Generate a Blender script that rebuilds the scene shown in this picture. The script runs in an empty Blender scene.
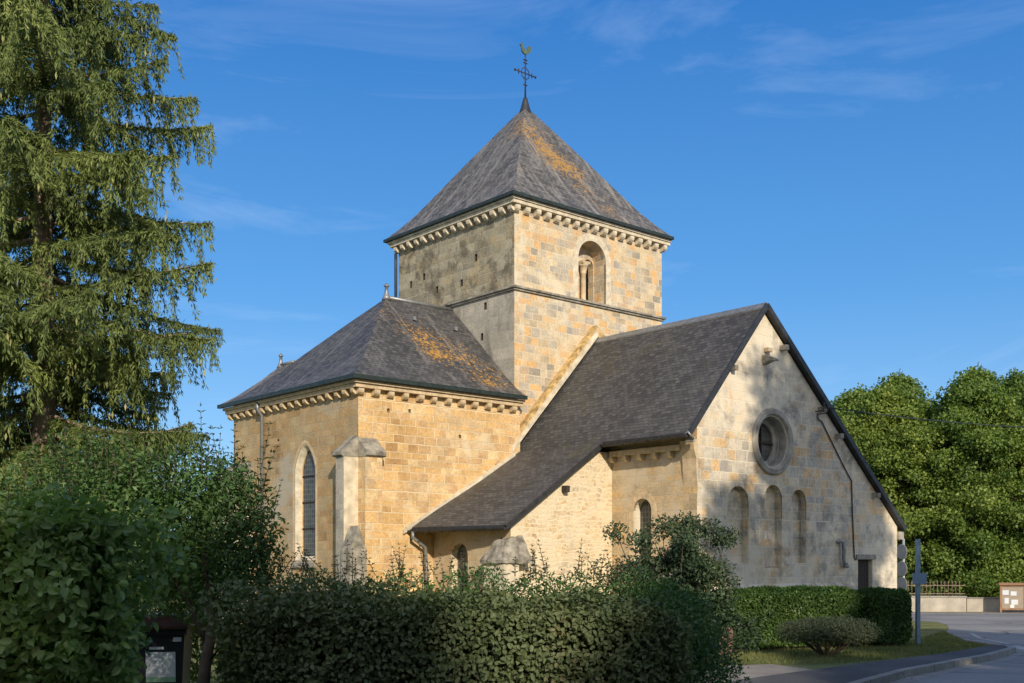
import bpy, bmesh, math, random
import numpy as np
from mathutils import Vector, Matrix, noise
R = math.radians
random.seed(7); rng = np.random.default_rng(11)
S = bpy.context.scene
COL = S.collection

# ------------------------------------------------------------ camera, world, sun, exposure
cd = bpy.data.cameras.new('camera'); cam = bpy.data.objects.new('camera', cd); COL.objects.link(cam)
cam.location = (0, 0, 1.6); cam.rotation_euler = (R(90), 0, 0)
cd.sensor_width = 36; cd.lens = 36*1100/1024
cd.shift_y = (560-341.5)/1024
cd.clip_end = 3000; cd.clip_start = .05
S.camera = cam
SUN_EL = 24.5
sd = (-.238, .971)                       # horizontal direction the sunlight travels
W = bpy.data.worlds.new('World'); S.world = W; W.use_nodes = True
nt = W.node_tree; nt.nodes.clear()
N = nt.nodes.new
out = N('ShaderNodeOutputWorld'); bg = N('ShaderNodeBackground'); sky = N('ShaderNodeTexSky')
sky.sky_type = 'NISHITA'; sky.sun_disc = False; sky.sun_elevation = R(SUN_EL)
sky.sun_rotation = math.atan2(-sd[0], -sd[1])
sky.altitude = 1200; sky.air_density = 1.0; sky.dust_density = 0; sky.ozone_density = 3.0
tc = N('ShaderNodeTexCoord'); mp = N('ShaderNodeMapping'); mp.inputs['Scale'].default_value = (2.2, 2.2, 11)
mp.inputs['Rotation'].default_value = (0, R(-14), 0)
nz = N('ShaderNodeTexNoise'); nz.inputs['Scale'].default_value = 1.25; nz.inputs['Detail'].default_value = 7; nz.inputs['Roughness'].default_value = .62; nz.inputs['Distortion'].default_value = .6
rp = N('ShaderNodeValToRGB'); rp.color_ramp.elements[0].position = .50; rp.color_ramp.elements[1].position = .9
rp.color_ramp.elements[0].color = (0, 0, 0, 1); rp.color_ramp.elements[1].color = (.3, .3, .3, 1)
mx = N('ShaderNodeMix'); mx.data_type = 'RGBA'; mx.inputs['B'].default_value = (5.2, 6.0, 7.2, 1)
L = nt.links.new
L(tc.outputs['Generated'], mp.inputs['Vector']); L(mp.outputs[0], nz.inputs['Vector']); L(nz.outputs['Fac'], rp.inputs[0])
hs = N('ShaderNodeHueSaturation'); hs.inputs['Saturation'].default_value = 1.12; hs.inputs['Value'].default_value = 1.0
tint = N('ShaderNodeMix'); tint.data_type = 'RGBA'; tint.blend_type = 'MULTIPLY'; tint.inputs['Factor'].default_value = 1; tint.inputs['B'].default_value = (.75, .92, 1.0, 1)
L(sky.outputs[0], tint.inputs['A']); L(tint.outputs['Result'], hs.inputs['Color'])
sx = N('ShaderNodeSeparateXYZ'); L(tc.outputs['Generated'], sx.inputs[0])
zr_ = N('ShaderNodeValToRGB'); cr = zr_.color_ramp
for p_, c_ in ((.06, (1.7, 2.9, 4.6)), (.23, (.62, 1.95, 4.2)), (.46, (.16, 1.08, 3.4))):
    e_ = cr.elements.new(p_); e_.color = (*[q/5 for q in c_], 1)
cr.elements.remove(cr.elements[0]); cr.elements[-1].color = (.03, .15, .5, 1)
v5 = N('ShaderNodeVectorMath'); v5.operation = 'SCALE'; v5.inputs['Scale'].default_value = 5
g2 = N('ShaderNodeMix'); g2.data_type = 'RGBA'; g2.inputs['Factor'].default_value = .75
L(sx.outputs[2], zr_.inputs[0]); L(zr_.outputs[0], v5.inputs[0]); L(hs.outputs[0], g2.inputs['A']); L(v5.outputs[0], g2.inputs['B'])
# added, unseen: bright cloud bank behind the camera, fill light for the foreground
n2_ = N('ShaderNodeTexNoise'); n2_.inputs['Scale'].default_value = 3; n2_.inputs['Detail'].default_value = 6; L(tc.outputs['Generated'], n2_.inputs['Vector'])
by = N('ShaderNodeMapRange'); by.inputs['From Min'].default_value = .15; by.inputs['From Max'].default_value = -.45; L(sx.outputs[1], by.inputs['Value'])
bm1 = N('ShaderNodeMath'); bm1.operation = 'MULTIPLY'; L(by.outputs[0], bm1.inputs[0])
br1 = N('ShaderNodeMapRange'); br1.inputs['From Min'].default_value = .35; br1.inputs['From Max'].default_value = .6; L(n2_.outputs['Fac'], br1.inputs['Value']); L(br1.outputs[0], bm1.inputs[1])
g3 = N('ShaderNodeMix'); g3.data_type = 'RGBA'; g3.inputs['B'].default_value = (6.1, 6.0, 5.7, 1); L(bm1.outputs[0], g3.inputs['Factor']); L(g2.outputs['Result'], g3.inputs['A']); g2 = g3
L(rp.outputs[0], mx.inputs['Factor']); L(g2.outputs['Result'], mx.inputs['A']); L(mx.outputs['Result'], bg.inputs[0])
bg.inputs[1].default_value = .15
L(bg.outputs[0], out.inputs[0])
sl = bpy.data.lights.new('sun', 'SUN'); so = bpy.data.objects.new('sun', sl); COL.objects.link(so)
sl.energy = 3.9; sl.angle = R(.9); sl.color = (1, .86, .66)
so.rotation_euler = Vector((sd[0], sd[1], -math.tan(R(SUN_EL)))).to_track_quat('-Z', 'Y').to_euler()
so.location = (10, -20, 30)
S.view_settings.view_transform = 'Standard'; S.view_settings.look = 'None'
S.view_settings.exposure = .22; S.view_settings.gamma = 1
S.render.engine = 'CYCLES'
S.cycles.max_bounces = 6; S.cycles.diffuse_bounces = 3; S.cycles.transparent_max_bounces = 6; S.cycles.transmission_bounces = 3

# ------------------------------------------------------------ materials
def mat(name):
    m = bpy.data.materials.new(name); m.use_nodes = True
    t = m.node_tree; t.nodes.clear()
    o = t.nodes.new('ShaderNodeOutputMaterial'); p = t.nodes.new('ShaderNodeBsdfPrincipled')
    t.links.new(p.outputs[0], o.inputs[0])
    return m, t, p, o
class G:                                   # tiny node helper
    def __init__(s, t): s.t = t
    def n(s, k, **kw):
        x = s.t.nodes.new(k)
        for a, b in kw.items():
            if a.startswith('i_'):
                x.inputs[a[2:]].default_value = b
            else: setattr(x, a, b)
        return x
    def l(s, a, b): s.t.links.new(a, b)
    def math(s, op, a, b=None):
        x = s.t.nodes.new('ShaderNodeMath'); x.operation = op
        for i, v in enumerate((a, b)):
            if v is None: continue
            if isinstance(v, (int, float)): x.inputs[i].default_value = v
            else: s.l(v, x.inputs[i])
        return x.outputs[0]
    def noise(s, vec, scale, detail=4, rough=.55, dist=0):
        x = s.n('ShaderNodeTexNoise'); x.inputs['Scale'].default_value = scale; x.inputs['Detail'].default_value = detail
        x.inputs['Roughness'].default_value = rough; x.inputs['Distortion'].default_value = dist
        s.l(vec, x.inputs['Vector']); return x
    def ramp(s, fac, pts, interp='LINEAR'):
        x = s.n('ShaderNodeValToRGB'); cr = x.color_ramp; cr.interpolation = interp
        while len(cr.elements) < len(pts): cr.elements.new(.5)
        for e, (p, c) in zip(cr.elements, pts):
            e.position = p; e.color = (c, c, c, 1) if isinstance(c, (int, float)) else (*c, 1)
        s.l(fac, x.inputs[0]); return x.outputs[0]
    def mix(s, fac, a, b, blend='MIX'):
        x = s.n('ShaderNodeMix', data_type='RGBA', blend_type=blend)
        for k, v in (('Factor', fac), ('A', a), ('B', b)):
            if isinstance(v, (int, float)): x.inputs[k].default_value = v if k == 'Factor' else (v, v, v, 1)
            elif isinstance(v, tuple): x.inputs[k].default_value = (*v, 1)
            else: s.l(v, x.inputs[k])
        return x.outputs['Result']

def plain(name, c, rough=.8, metal=0, var=.15, scale=6, spec=.3):
    m, t, p, o = mat(name); g = G(t)
    tc = g.n('ShaderNodeTexCoord')
    nn = g.noise(tc.outputs['Object'], scale, 5, .6)
    f = g.ramp(nn.outputs['Fac'], [(.3, 1-var), (.7, 1+var)])
    g.l(g.mix(1, c, f, 'MULTIPLY'), p.inputs['Base Color'])
    p.inputs['Roughness'].default_value = rough; p.inputs['Metallic'].default_value = metal
    p.inputs['Specular IOR Level'].default_value = spec
    return m

def stone(name, pal, bw=.5, rh=.26, mortar=(.5, .44, .34), msize=.012, stain=None, stain_pts=(.5, .7), stain_scale=.35,
          stain2=None, st2=(.58, .7), st2_scale=1.3, warp=.35, wob=.02, bump=.5, mixm=1.0, streak=False, seed=0., palnoise=.35):
    """weathered masonry: UVs are metres along the wall and up the wall"""
    m, t, p, o = mat(name); g = G(t)
    uv = g.n('ShaderNodeUVMap').outputs[0]
    tc = g.n('ShaderNodeTexCoord').outputs['Object']
    sep = g.n('ShaderNodeSeparateXYZ'); g.l(uv, sep.inputs[0])
    wn = g.noise(uv, 3.1, 2); wn2 = g.noise(uv, 2.3, 2)
    # uneven course heights
    hv = g.n('ShaderNodeCombineXYZ'); g.l(sep.outputs[1], hv.inputs[1]); hv.inputs[0].default_value = seed
    hn = g.noise(hv.outputs[0], 1.1, 1)
    v = g.math('ADD', sep.outputs[1], g.math('MULTIPLY', g.math('SUBTRACT', hn.outputs['Fac'], .5), .5))
    v = g.math('ADD', v, g.math('MULTIPLY', g.math('SUBTRACT', wn.outputs['Fac'], .5), wob*2))
    row = g.math('FLOOR', g.math('DIVIDE', v, rh))
    cv = g.n('ShaderNodeCombineXYZ'); g.l(sep.outputs[0], cv.inputs[0]); g.l(g.math('MULTIPLY', row, 7.31), cv.inputs[1]); cv.inputs[2].default_value = seed
    rn = g.noise(cv.outputs[0], .9, 2)
    u = g.math('ADD', sep.outputs[0], g.math('MULTIPLY', rn.outputs['Fac'], warp*3))
    u = g.math('ADD', u, g.math('MULTIPLY', g.math('SUBTRACT', wn2.outputs['Fac'], .5), wob*2))
    bv = g.n('ShaderNodeCombineXYZ'); g.l(u, bv.inputs[0]); g.l(v, bv.inputs[1])
    b = g.n('ShaderNodeTexBrick'); b.inputs['Scale'].default_value = 1; b.inputs['Brick Width'].default_value = bw; b.inputs['Row Height'].default_value = rh
    b.inputs['Mortar Size'].default_value = msize; b.inputs['Mortar Smooth'].default_value = .35
    b.inputs['Color1'].default_value = (0, 0, 0, 1); b.inputs['Color2'].default_value = (1, 1, 1, 1); b.inputs['Mortar'].default_value = (.5, .5, .5, 1)
    g.l(bv.outputs[0], b.inputs['Vector'])
    pn = g.noise(tc, .5, 3)
    r = g.math('ADD', g.math('MULTIPLY', b.outputs['Color'], 1-palnoise), g.math('MULTIPLY', g.ramp(pn.outputs['Fac'], [(.35, 0.), (.65, 1.)]), palnoise))
    n_ = len(pal)
    col = g.ramp(r, [((i+.5)/n_, c) for i, c in enumerate(pal)])
    fine = g.noise(tc, 14, 6, .65)
    col = g.mix(1, col, g.ramp(fine.outputs['Fac'], [(.3, .72), (.72, 1.22)]), 'MULTIPLY')
    mid = g.noise(tc, 2.2, 5, .6)
    col = g.mix(1, col, g.ramp(mid.outputs['Fac'], [(.3, .82), (.7, 1.12)]), 'MULTIPLY')
    mf = g.math('MULTIPLY', b.outputs['Fac'], mixm)
    col = g.mix(mf, col, mortar)
    if stain:
        mpn = g.n('ShaderNodeMapping'); mpn.inputs['Scale'].default_value = (1, 1, .3 if streak else 1); mpn.inputs['Location'].default_value = (seed, seed, seed); g.l(tc, mpn.inputs[0])
        sn = g.noise(mpn.outputs[0], stain_scale, 8, .68, .3)
        col = g.mix(g.ramp(sn.outputs['Fac'], [(stain_pts[0], 0.), (stain_pts[1], .85)]), col, stain)
    if stain2:
        mp2 = g.n('ShaderNodeMapping'); mp2.inputs['Location'].default_value = (seed+5, 3, 9); g.l(tc, mp2.inputs[0])
        s2 = g.noise(mp2.outputs[0], st2_scale, 8, .72, .2)
        col = g.mix(g.ramp(s2.outputs['Fac'], [(st2[0], 0.), (st2[1], .8)]), col, stain2)
    g.l(col, p.inputs['Base Color'])
    p.inputs['Roughness'].default_value = .92; p.inputs['Specular IOR Level'].default_value = .15
    h = g.math('ADD', g.math('MULTIPLY', b.outputs['Fac'], -.6), g.math('ADD', g.math('MULTIPLY', fine.outputs['Fac'], .5), g.math('MULTIPLY', b.outputs['Color'], .25)))
    bp = g.n('ShaderNodeBump'); bp.inputs['Strength'].default_value = bump; bp.inputs['Distance'].default_value = .035
    g.l(h, bp.inputs['Height']); g.l(bp.outputs[0], p.inputs['Normal'])
    return m

def slate(name, base=(.085, .085, .088), base2=(.15, .145, .14), lichen=None, lich_pts=(.6, .68), lich_scale=.9, lich_center=None, lich_r=2, pale=(.26, .25, .24), pale_pts=(.6, .8), moss=None, seed=0.):
    m, t, p, o = mat(name); g = G(t)
    uv = g.n('ShaderNodeUVMap').outputs[0]; tc = g.n('ShaderNodeTexCoord').outputs['Object']
    b = g.n('ShaderNodeTexBrick'); b.inputs['Scale'].default_value = 1; b.inputs['Brick Width'].default_value = .2; b.inputs['Row Height'].default_value = .135
    b.inputs['Mortar Size'].default_value = .010; b.inputs['Mortar Smooth'].default_value = .5
    b.inputs['Color1'].default_value = (0, 0, 0, 1); b.inputs['Color2'].default_value = (1, 1, 1, 1); b.inputs['Mortar'].default_value = (.2, .2, .2, 1)
    g.l(uv, b.inputs['Vector'])
    big = g.noise(tc, .45, 8, .65, .4)
    # streaks that run down the slope
    mpn = g.n('ShaderNodeMapping'); mpn.inputs['Scale'].default_value = (2.6, .35, 1); mpn.inputs['Location'].default_value = (seed, seed*2, 0); g.l(uv, mpn.inputs[0])
    st = g.noise(mpn.outputs[0], 1.1, 7, .7, .5)
    fine = g.noise(tc, 9, 5, .7)
    f = g.math('ADD', g.math('MULTIPLY', b.outputs['Color'], .4), g.math('ADD', g.math('MULTIPLY', big.outputs['Fac'], .5), g.math('MULTIPLY', fine.outputs['Fac'], .2)))
    col = g.ramp(f, [(.35, base), (.8, base2)])
    col = g.mix(g.math('MULTIPLY', b.outputs['Fac'], .85), col, (.02, .02, .022))
    col = g.mix(g.ramp(st.outputs['Fac'], [(pale_pts[0], 0.), (pale_pts[1], .75)]), col, pale)
    if moss:
        mn = g.noise(tc, .7, 7, .7)
        col = g.mix(g.ramp(mn.outputs['Fac'], [(.55, 0.), (.75, .7)]), col, moss)
    if lichen:
        ln = g.noise(tc, lich_scale*9, 6, .8, .3); lb = g.noise(tc, lich_scale, 4, .6)
        ff = g.math('ADD', g.math('MULTIPLY', ln.outputs['Fac'], .75), g.math('MULTIPLY', lb.outputs['Fac'], .25))
        if lich_center is not None:
            vm = g.n('ShaderNodeVectorMath', operation='SUBTRACT'); g.l(tc, vm.inputs[0]); vm.inputs[1].default_value = lich_center[0]
            dv = g.n('ShaderNodeVectorMath', operation='DOT_PRODUCT'); g.l(vm.outputs[0], dv.inputs[0]); dv.inputs[1].default_value = lich_center[1]
            sc = g.n('ShaderNodeVectorMath', operation='SCALE'); sc.inputs[0].default_value = lich_center[1]; g.l(g.math('MULTIPLY', dv.outputs['Value'], lich_center[2]), sc.inputs['Scale'])
            sb = g.n('ShaderNodeVectorMath', operation='SUBTRACT'); g.l(vm.outputs[0], sb.inputs[0]); g.l(sc.outputs[0], sb.inputs[1])
            ln_ = g.n('ShaderNodeVectorMath', operation='LENGTH'); g.l(sb.outputs[0], ln_.inputs[0])
            ff = g.math('SUBTRACT', ff, g.ramp(g.math('DIVIDE', ln_.outputs['Value'], lich_r), [(.2, -.03), (1., .13)]))
        lc = g.mix(fine.outputs['Fac'], lichen, (.42, .24, .05))
        col = g.mix(g.ramp(ff, [(lich_pts[0], 0.), (lich_pts[1], .9)]), col, lc)
    g.l(col, p.inputs['Base Color']); p.inputs['Roughness'].default_value = .62; p.inputs['Specular IOR Level'].default_value = .35
    bp = g.n('ShaderNodeBump'); bp.inputs['Strength'].default_value = .5; bp.inputs['Distance'].default_value = .02
    h = g.math('ADD', g.math('MULTIPLY', b.outputs['Fac'], -1.), g.math('MULTIPLY', b.outputs['Color'], .7))
    g.l(h, bp.inputs['Height']); g.l(bp.outputs[0], p.inputs['Normal'])
    return m

def leafmat(name, c1, c2, c3=None, trans=.3, rough=.5, clump=.35, spec=.35, isl=True):
    m, t, p, o = mat(name); g = G(t)
    geo = g.n('ShaderNodeNewGeometry'); tc = g.n('ShaderNodeTexCoord').outputs['Object']
    r = geo.outputs['Random Per Island']
    nn = g.noise(tc, clump, 3)
    f = g.math('ADD', g.math('MULTIPLY', r, .5), g.math('MULTIPLY', g.ramp(nn.outputs['Fac'], [(.33, 0.), (.67, 1.)]), .5))
    pts = [(0.1, c1), (.75, c2)] + ([(.97, c3)] if c3 else [])
    col = g.ramp(f, pts)
    g.l(col, p.inputs['Base Color']); p.inputs['Roughness'].default_value = rough; p.inputs['Specular IOR Level'].default_value = spec
    tr = g.n('ShaderNodeBsdfTranslucent'); g.l(g.mix(1, col, (1.5, 1.6, .6), 'MULTIPLY'), tr.inputs['Color'])
    ms = g.n('ShaderNodeMixShader'); ms.inputs[0].default_value = trans
    g.l(p.outputs[0], ms.inputs[1]); g.l(tr.outputs[0], ms.inputs[2]); g.l(ms.outputs[0], o.inputs[0])
    return m

GOLD = [(.46, .28, .13), (.64, .42, .19), (.72, .48, .23), (.56, .37, .20), (.77, .57, .32), (.66, .47, .26)]
PALE = [(.34, .31, .26), (.58, .46, .30), (.66, .55, .38), (.44, .40, .34), (.70, .44, .20), (.64, .56, .42), (.36, .34, .31)]
M = {}
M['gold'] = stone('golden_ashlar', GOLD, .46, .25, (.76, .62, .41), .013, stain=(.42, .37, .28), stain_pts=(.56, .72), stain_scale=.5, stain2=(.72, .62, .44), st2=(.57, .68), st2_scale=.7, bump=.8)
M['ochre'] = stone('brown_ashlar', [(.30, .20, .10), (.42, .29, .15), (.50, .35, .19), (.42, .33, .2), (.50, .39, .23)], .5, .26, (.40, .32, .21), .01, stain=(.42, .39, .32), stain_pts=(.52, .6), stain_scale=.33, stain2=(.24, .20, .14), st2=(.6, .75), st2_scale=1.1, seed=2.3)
M['towerpale'] = stone('pale_mixed_ashlar', PALE, .42, .265, (.66, .57, .43), .011, stain=(.68, .60, .45), stain_pts=(.60, .66), stain_scale=.4, stain2=(.64, .40, .18), st2=(.60, .66), st2_scale=.8, seed=4.1, palnoise=.25)  # pale mixed tone of the stone itself
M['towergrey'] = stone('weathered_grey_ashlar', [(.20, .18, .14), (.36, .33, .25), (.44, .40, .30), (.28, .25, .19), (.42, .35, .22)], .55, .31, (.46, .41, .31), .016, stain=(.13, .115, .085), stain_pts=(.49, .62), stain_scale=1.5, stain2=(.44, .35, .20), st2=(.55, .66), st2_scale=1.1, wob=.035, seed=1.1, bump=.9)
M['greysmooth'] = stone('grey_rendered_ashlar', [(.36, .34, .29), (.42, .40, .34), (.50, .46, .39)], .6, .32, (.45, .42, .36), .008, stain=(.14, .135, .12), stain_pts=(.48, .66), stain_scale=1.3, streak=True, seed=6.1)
M['gable'] = stone('patched_gable_stone', [(.38, .35, .31), (.64, .54, .38), (.62, .55, .44), (.46, .43, .37), (.70, .47, .24), (.70, .60, .44)], .46, .3, (.66, .60, .48), .016, stain=(.72, .65, .52), stain_pts=(.46, .55), stain_scale=.33, stain2=(.19, .18, .17), st2=(.50, .66), st2_scale=1.0, seed=8.4, palnoise=.3)
M['rubble'] = stone('rubble_limestone', [(.40, .33, .25), (.66, .55, .37), (.72, .62, .44), (.62, .44, .24), (.70, .58, .38), (.55, .38, .24), (.72, .62, .45)], .27, .14, (.72, .62, .46), .026, stain=(.72, .62, .46), stain_pts=(.44, .56), stain_scale=1.6, stain2=(.40, .38, .35), st2=(.6, .72), st2_scale=.8, warp=.8, wob=.13, seed=3.3)
M['bay'] = stone('tan_ashlar', [(.38, .29, .18), (.50, .40, .26), (.55, .44, .29), (.60, .42, .22), (.50, .42, .3)], .5, .25, (.48, .40, .29), .012, stain=(.56, .48, .36), stain_pts=(.5, .6), stain_scale=.8, stain2=(.26, .23, .18), st2=(.62, .74), st2_scale=1.2, seed=9.3, wob=.04)
M['trim'] = plain('cut_limestone', (.56, .44, .29), .9, var=.25, scale=5)
M['trimpale'] = plain('pale_cut_limestone', (.60, .53, .41), .9, var=.3, scale=4)
M['trimgrey'] = plain('lichened_grey_stone', (.27, .25, .21), .95, var=.6, scale=3.5)
M['moss'] = plain('mossy_coping_stone', (.46, .32, .14), .95, var=.6, scale=5)
M['zinc'] = plain('dark_green_gutter_metal', (.035, .05, .048), .45, .3, .3)
M['zincgrey'] = plain('grey_zinc', (.26, .27, .28), .45, .5, .25)
M['zincdark'] = plain('tarnished_zinc', (.05, .053, .058), .5, .4, .3)
M['iron'] = plain('rusty_wrought_iron', (.06, .045, .035), .7, .4, .3)
M['verdigris'] = plain('verdigris_copper', (.10, .15, .11), .7, .2, .3)
M['slitshade'] = plain('slit_shade_stone', (.07, .06, .045), .95)  # slit recesses coloured near black, standing in for shade
M['wood'] = plain('weathered_dark_wood', (.05, .04, .035), .8, var=.3, scale=12)
M['slate_t'] = slate('tower_slates', (.07, .068, .068), (.175, .168, .16), lichen=(.40, .21, .04), lich_pts=(.47, .52), lich_center=((3.35, 1.85, 17.0+.75), (.36, -.52, -.77), .78), lich_r=1.3, pale=(.34, .32, .29), pale_pts=(.48, .72), seed=1.)
M['slate_c'] = slate('choir_slates', (.048, .049, .053), (.118, .115, .113), lichen=(.62, .30, .04), lich_pts=(.505, .56), lich_center=((-1.9, .9, 8.5+.75), (.55, -.35, -.76), .72), lich_r=2.3, pale=(.27, .26, .25), pale_pts=(.52, .76), seed=3.)
M['slate_n'] = slate('transept_slates', (.048, .048, .051), (.112, .109, .107), pale=(.17, .16, .155), pale_pts=(.62, .85), moss=(.085, .08, .04), seed=5.)
# leaded glass
m, t, p, o = mat('leaded_glass'); g = G(t); uv = g.n('ShaderNodeUVMap').outputs[0]
b = g.n('ShaderNodeTexBrick'); b.offset = 0; b.inputs['Scale'].default_value = 1; b.inputs['Brick Width'].default_value = .13; b.inputs['Row Height'].default_value = .16; b.inputs['Mortar Size'].default_value = .012
b.inputs['Color1'].default_value = (.03, .035, .035, 1); b.inputs['Color2'].default_value = (.075, .08, .075, 1); b.inputs['Mortar'].default_value = (.14, .135, .12, 1)
g.l(uv, b.inputs['Vector']); g.l(b.outputs['Color'], p.inputs['Base Color']); p.inputs['Roughness'].default_value = .35
bp = g.n('ShaderNodeBump'); bp.inputs['Strength'].default_value = .4; g.l(b.outputs['Color'], bp.inputs['Height']); g.l(bp.outputs[0], p.inputs['Normal'])
M['glass'] = m

# ------------------------------------------------------------ mesh helpers
def tag(o, label=None, cat=None, group=None, kind=None):
    if label: o['label'] = label
    if cat: o['category'] = cat
    if group: o['group'] = group
    if kind: o['kind'] = kind
    return o
def empty(name, loc=(0, 0, 0), rz=0, label=None, cat=None, group=None):
    o = bpy.data.objects.new(name, None); COL.objects.link(o); o.location = loc; o.rotation_euler = (0, 0, rz)
    o.empty_display_size = .3
    return tag(o, label, cat, group)
def auto_uv(me):
    if not me.uv_layers: me.uv_layers.new(name='UVMap')
    uvl = me.uv_layers[0].data
    for f in me.polygons:
        n = f.normal
        t = Vector((0, 0, 1)).cross(n)
        t = Vector((1, 0, 0)) if t.length < .02 else t.normalized()
        b = n.cross(t)
        for li in f.loop_indices:
            c = me.vertices[me.loops[li].vertex_index].co
            uvl[li].uv = (c.dot(t), c.dot(b))
class MB:
    def __init__(s): s.v = []; s.f = []; s.m = []; s.sm = []
    def add(s, vs, fs, mi=0, smooth=False):
        k = len(s.v); s.v += [tuple(q) for q in vs]
        for f in fs: s.f.append([i+k for i in f]); s.m.append(mi); s.sm.append(smooth)
        return s
    def box(s, x0, x1, y0, y1, z0, z1, mi=0):
        vs = [(x, y, z) for z in (z0, z1) for y in (y0, y1) for x in (x0, x1)]
        return s.add(vs, [(0, 2, 3, 1), (4, 5, 7, 6), (0, 1, 5, 4), (2, 6, 7, 3), (0, 4, 6, 2), (1, 3, 7, 5)], mi)
    def prism(s, poly, d0, d1, axis='v', mi=0):
        """poly in (a,z) extruded along axis; 'v': a=x, along y; 'u': a=y, along x; 'z': a=(x,y) along z"""
        n = len(poly)
        def P(a, b, d): return (a, d, b) if axis == 'v' else (d, a, b) if axis == 'u' else (a, b, d)
        vs = [P(a, b, d0) for a, b in poly]+[P(a, b, d1) for a, b in poly]
        fs = [tuple(range(n)), tuple(range(2*n-1, n-1, -1))]+[(i, i+n, (i+1) % n+n, (i+1) % n) for i in range(n)]
        return s.add(vs, fs, mi)
    def tube(s, pts, rs, k=8, mi=0, cap=True):
        pts = [Vector(p) for p in pts]; n = len(pts)
        if isinstance(rs, (int, float)): rs = [rs]*n
        vs = []
        for i, p in enumerate(pts):
            d = (pts[min(i+1, n-1)]-pts[max(i-1, 0)]).normalized()
            a = d.cross(Vector((0, 0, 1)) if abs(d.z) < .9 else Vector((1, 0, 0))).normalized(); b = d.cross(a)
            for j in range(k):
                th = 2*math.pi*j/k; vs.append(p+(a*math.cos(th)+b*math.sin(th))*rs[i])
        fs = [(i*k+j, i*k+(j+1) % k, (i+1)*k+(j+1) % k, (i+1)*k+j) for i in range(n-1) for j in range(k)]
        if cap: fs += [tuple(range(k-1, -1, -1)), tuple(range((n-1)*k, n*k))]
        return s.add(vs, fs, mi, True)
    def lathe(s, prof, c=(0, 0, 0), k=14, mi=0):
        vs = [(c[0]+r*math.cos(2*math.pi*j/k), c[1]+r*math.sin(2*math.pi*j/k), c[2]+z) for r, z in prof for j in range(k)]
        n = len(prof)
        fs = [(i*k+j, i*k+(j+1) % k, (i+1)*k+(j+1) % k, (i+1)*k+j) for i in range(n-1) for j in range(k)]
        fs += [tuple(range(k-1, -1, -1)), tuple(range((n-1)*k, n*k))]
        return s.add(vs, fs, mi, True)
    def build(s, name, mats, parent=None, fix=True, uv=True, shift=(0, 0, 0)):
        me = bpy.data.meshes.new(name)
        if shift != (0, 0, 0): s.v = [(a+shift[0], b+shift[1], c+shift[2]) for a, b, c in s.v]
        me.from_pydata(s.v, [], s.f)
        if not isinstance(mats, (list, tuple)): mats = [mats]
        for q in mats: me.materials.append(q)
        me.polygons.foreach_set('material_index', s.m); me.polygons.foreach_set('use_smooth', s.sm)
        me.update()
        if fix:
            bm = bmesh.new(); bm.from_mesh(me); bmesh.ops.recalc_face_normals(bm, faces=bm.faces); bm.to_mesh(me); bm.free(); me.update()
        if uv: auto_uv(me)
        o = bpy.data.objects.new(name, me); COL.objects.link(o)
        if parent: o.parent = parent
        return o
def cut(o, cutters, solver='EXACT'):
    for c in cutters:
        md = o.modifiers.new('b', 'BOOLEAN'); md.object = c; md.operation = 'DIFFERENCE'; md.solver = solver
    pa = o.parent; o.parent = None
    for c in cutters: c.parent = None
    bpy.context.view_layer.update()
    dg = bpy.context.evaluated_depsgraph_get()
    me = bpy.data.meshes.new_from_object(o.evaluated_get(dg))
    o.modifiers.clear(); o.data = me; o.parent = pa
    for c in cutters: bpy.data.objects.remove(c)
    auto_uv(me)
def arch(u0, u1, z0, zt, seg=12, pointed=0.):
    """outline of a round or pointed arch, bottom z0, crown zt"""
    r = (u1-u0)/2; c = (u0+u1)/2; rise = r*(1+pointed); sp = zt-rise
    pts = [(u0, z0), (u1, z0), (u1, sp)]
    for i in range(1, seg):
        th = math.pi*i/seg; x = math.cos(th)
        if pointed: zz = sp+rise*(1-abs(x)**1.7)**(1/1.35)
        else: zz = sp+r*math.sin(th)
        pts.append((c+r*x, zz))
    return pts+[(u0, sp)]
def arch_ring(mb, axis, p_in, p_out, d0, d1, mi=0):
    """band between two outlines with equal point counts (open bottom)"""
    n = len(p_in)
    P = (lambda a, b, d: (a, d, b)) if axis == 'v' else (lambda a, b, d: (d, a, b))
    vs = [P(a, b, d) for pl in (p_in, p_out) for d in (d0, d1) for a, b in pl]
    fs = []
    for i in range(1, n):
        j = (i+1) % n
        fs += [(i, j, 2*n+j, 2*n+i), (n+i, 3*n+i, 3*n+j, n+j), (i, n+i, n+j, j), (2*n+i, 2*n+j, 3*n+j, 3*n+i)]
    mb.add(vs, fs, mi)
def setmats(o, mats, fn):
    o.data.materials.clear()
    for q in mats: o.data.materials.append(q)
    for f in o.data.polygons: f.material_index = fn(f.center, f.normal)

# ------------------------------------------------------------ fast numpy leaves
def np_mesh(name, V, F4, mats, parent=None, midx=None, smooth=False):
    me = bpy.data.meshes.new(name)
    V = np.ascontiguousarray(V, dtype=np.float32); F4 = np.ascontiguousarray(F4, dtype=np.int32)
    me.vertices.add(len(V)); me.vertices.foreach_set('co', V.ravel())
    k = F4.shape[1]
    me.loops.add(F4.size); me.loops.foreach_set('vertex_index', F4.ravel())
    me.polygons.add(len(F4)); me.polygons.foreach_set('loop_start', np.arange(0, F4.size, k, dtype=np.int32))
    try: me.polygons.foreach_set('loop_total', np.full(len(F4), k, dtype=np.int32))
    except Exception: pass
    if not isinstance(mats, (list, tuple)): mats = [mats]
    for q in mats: me.materials.append(q)
    if midx is not None: me.polygons.foreach_set('material_index', np.ascontiguousarray(midx, dtype=np.int32))
    me.update(calc_edges=True)
    o = bpy.data.objects.new(name, me); COL.objects.link(o)
    if parent: o.parent = parent
    return o
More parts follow.
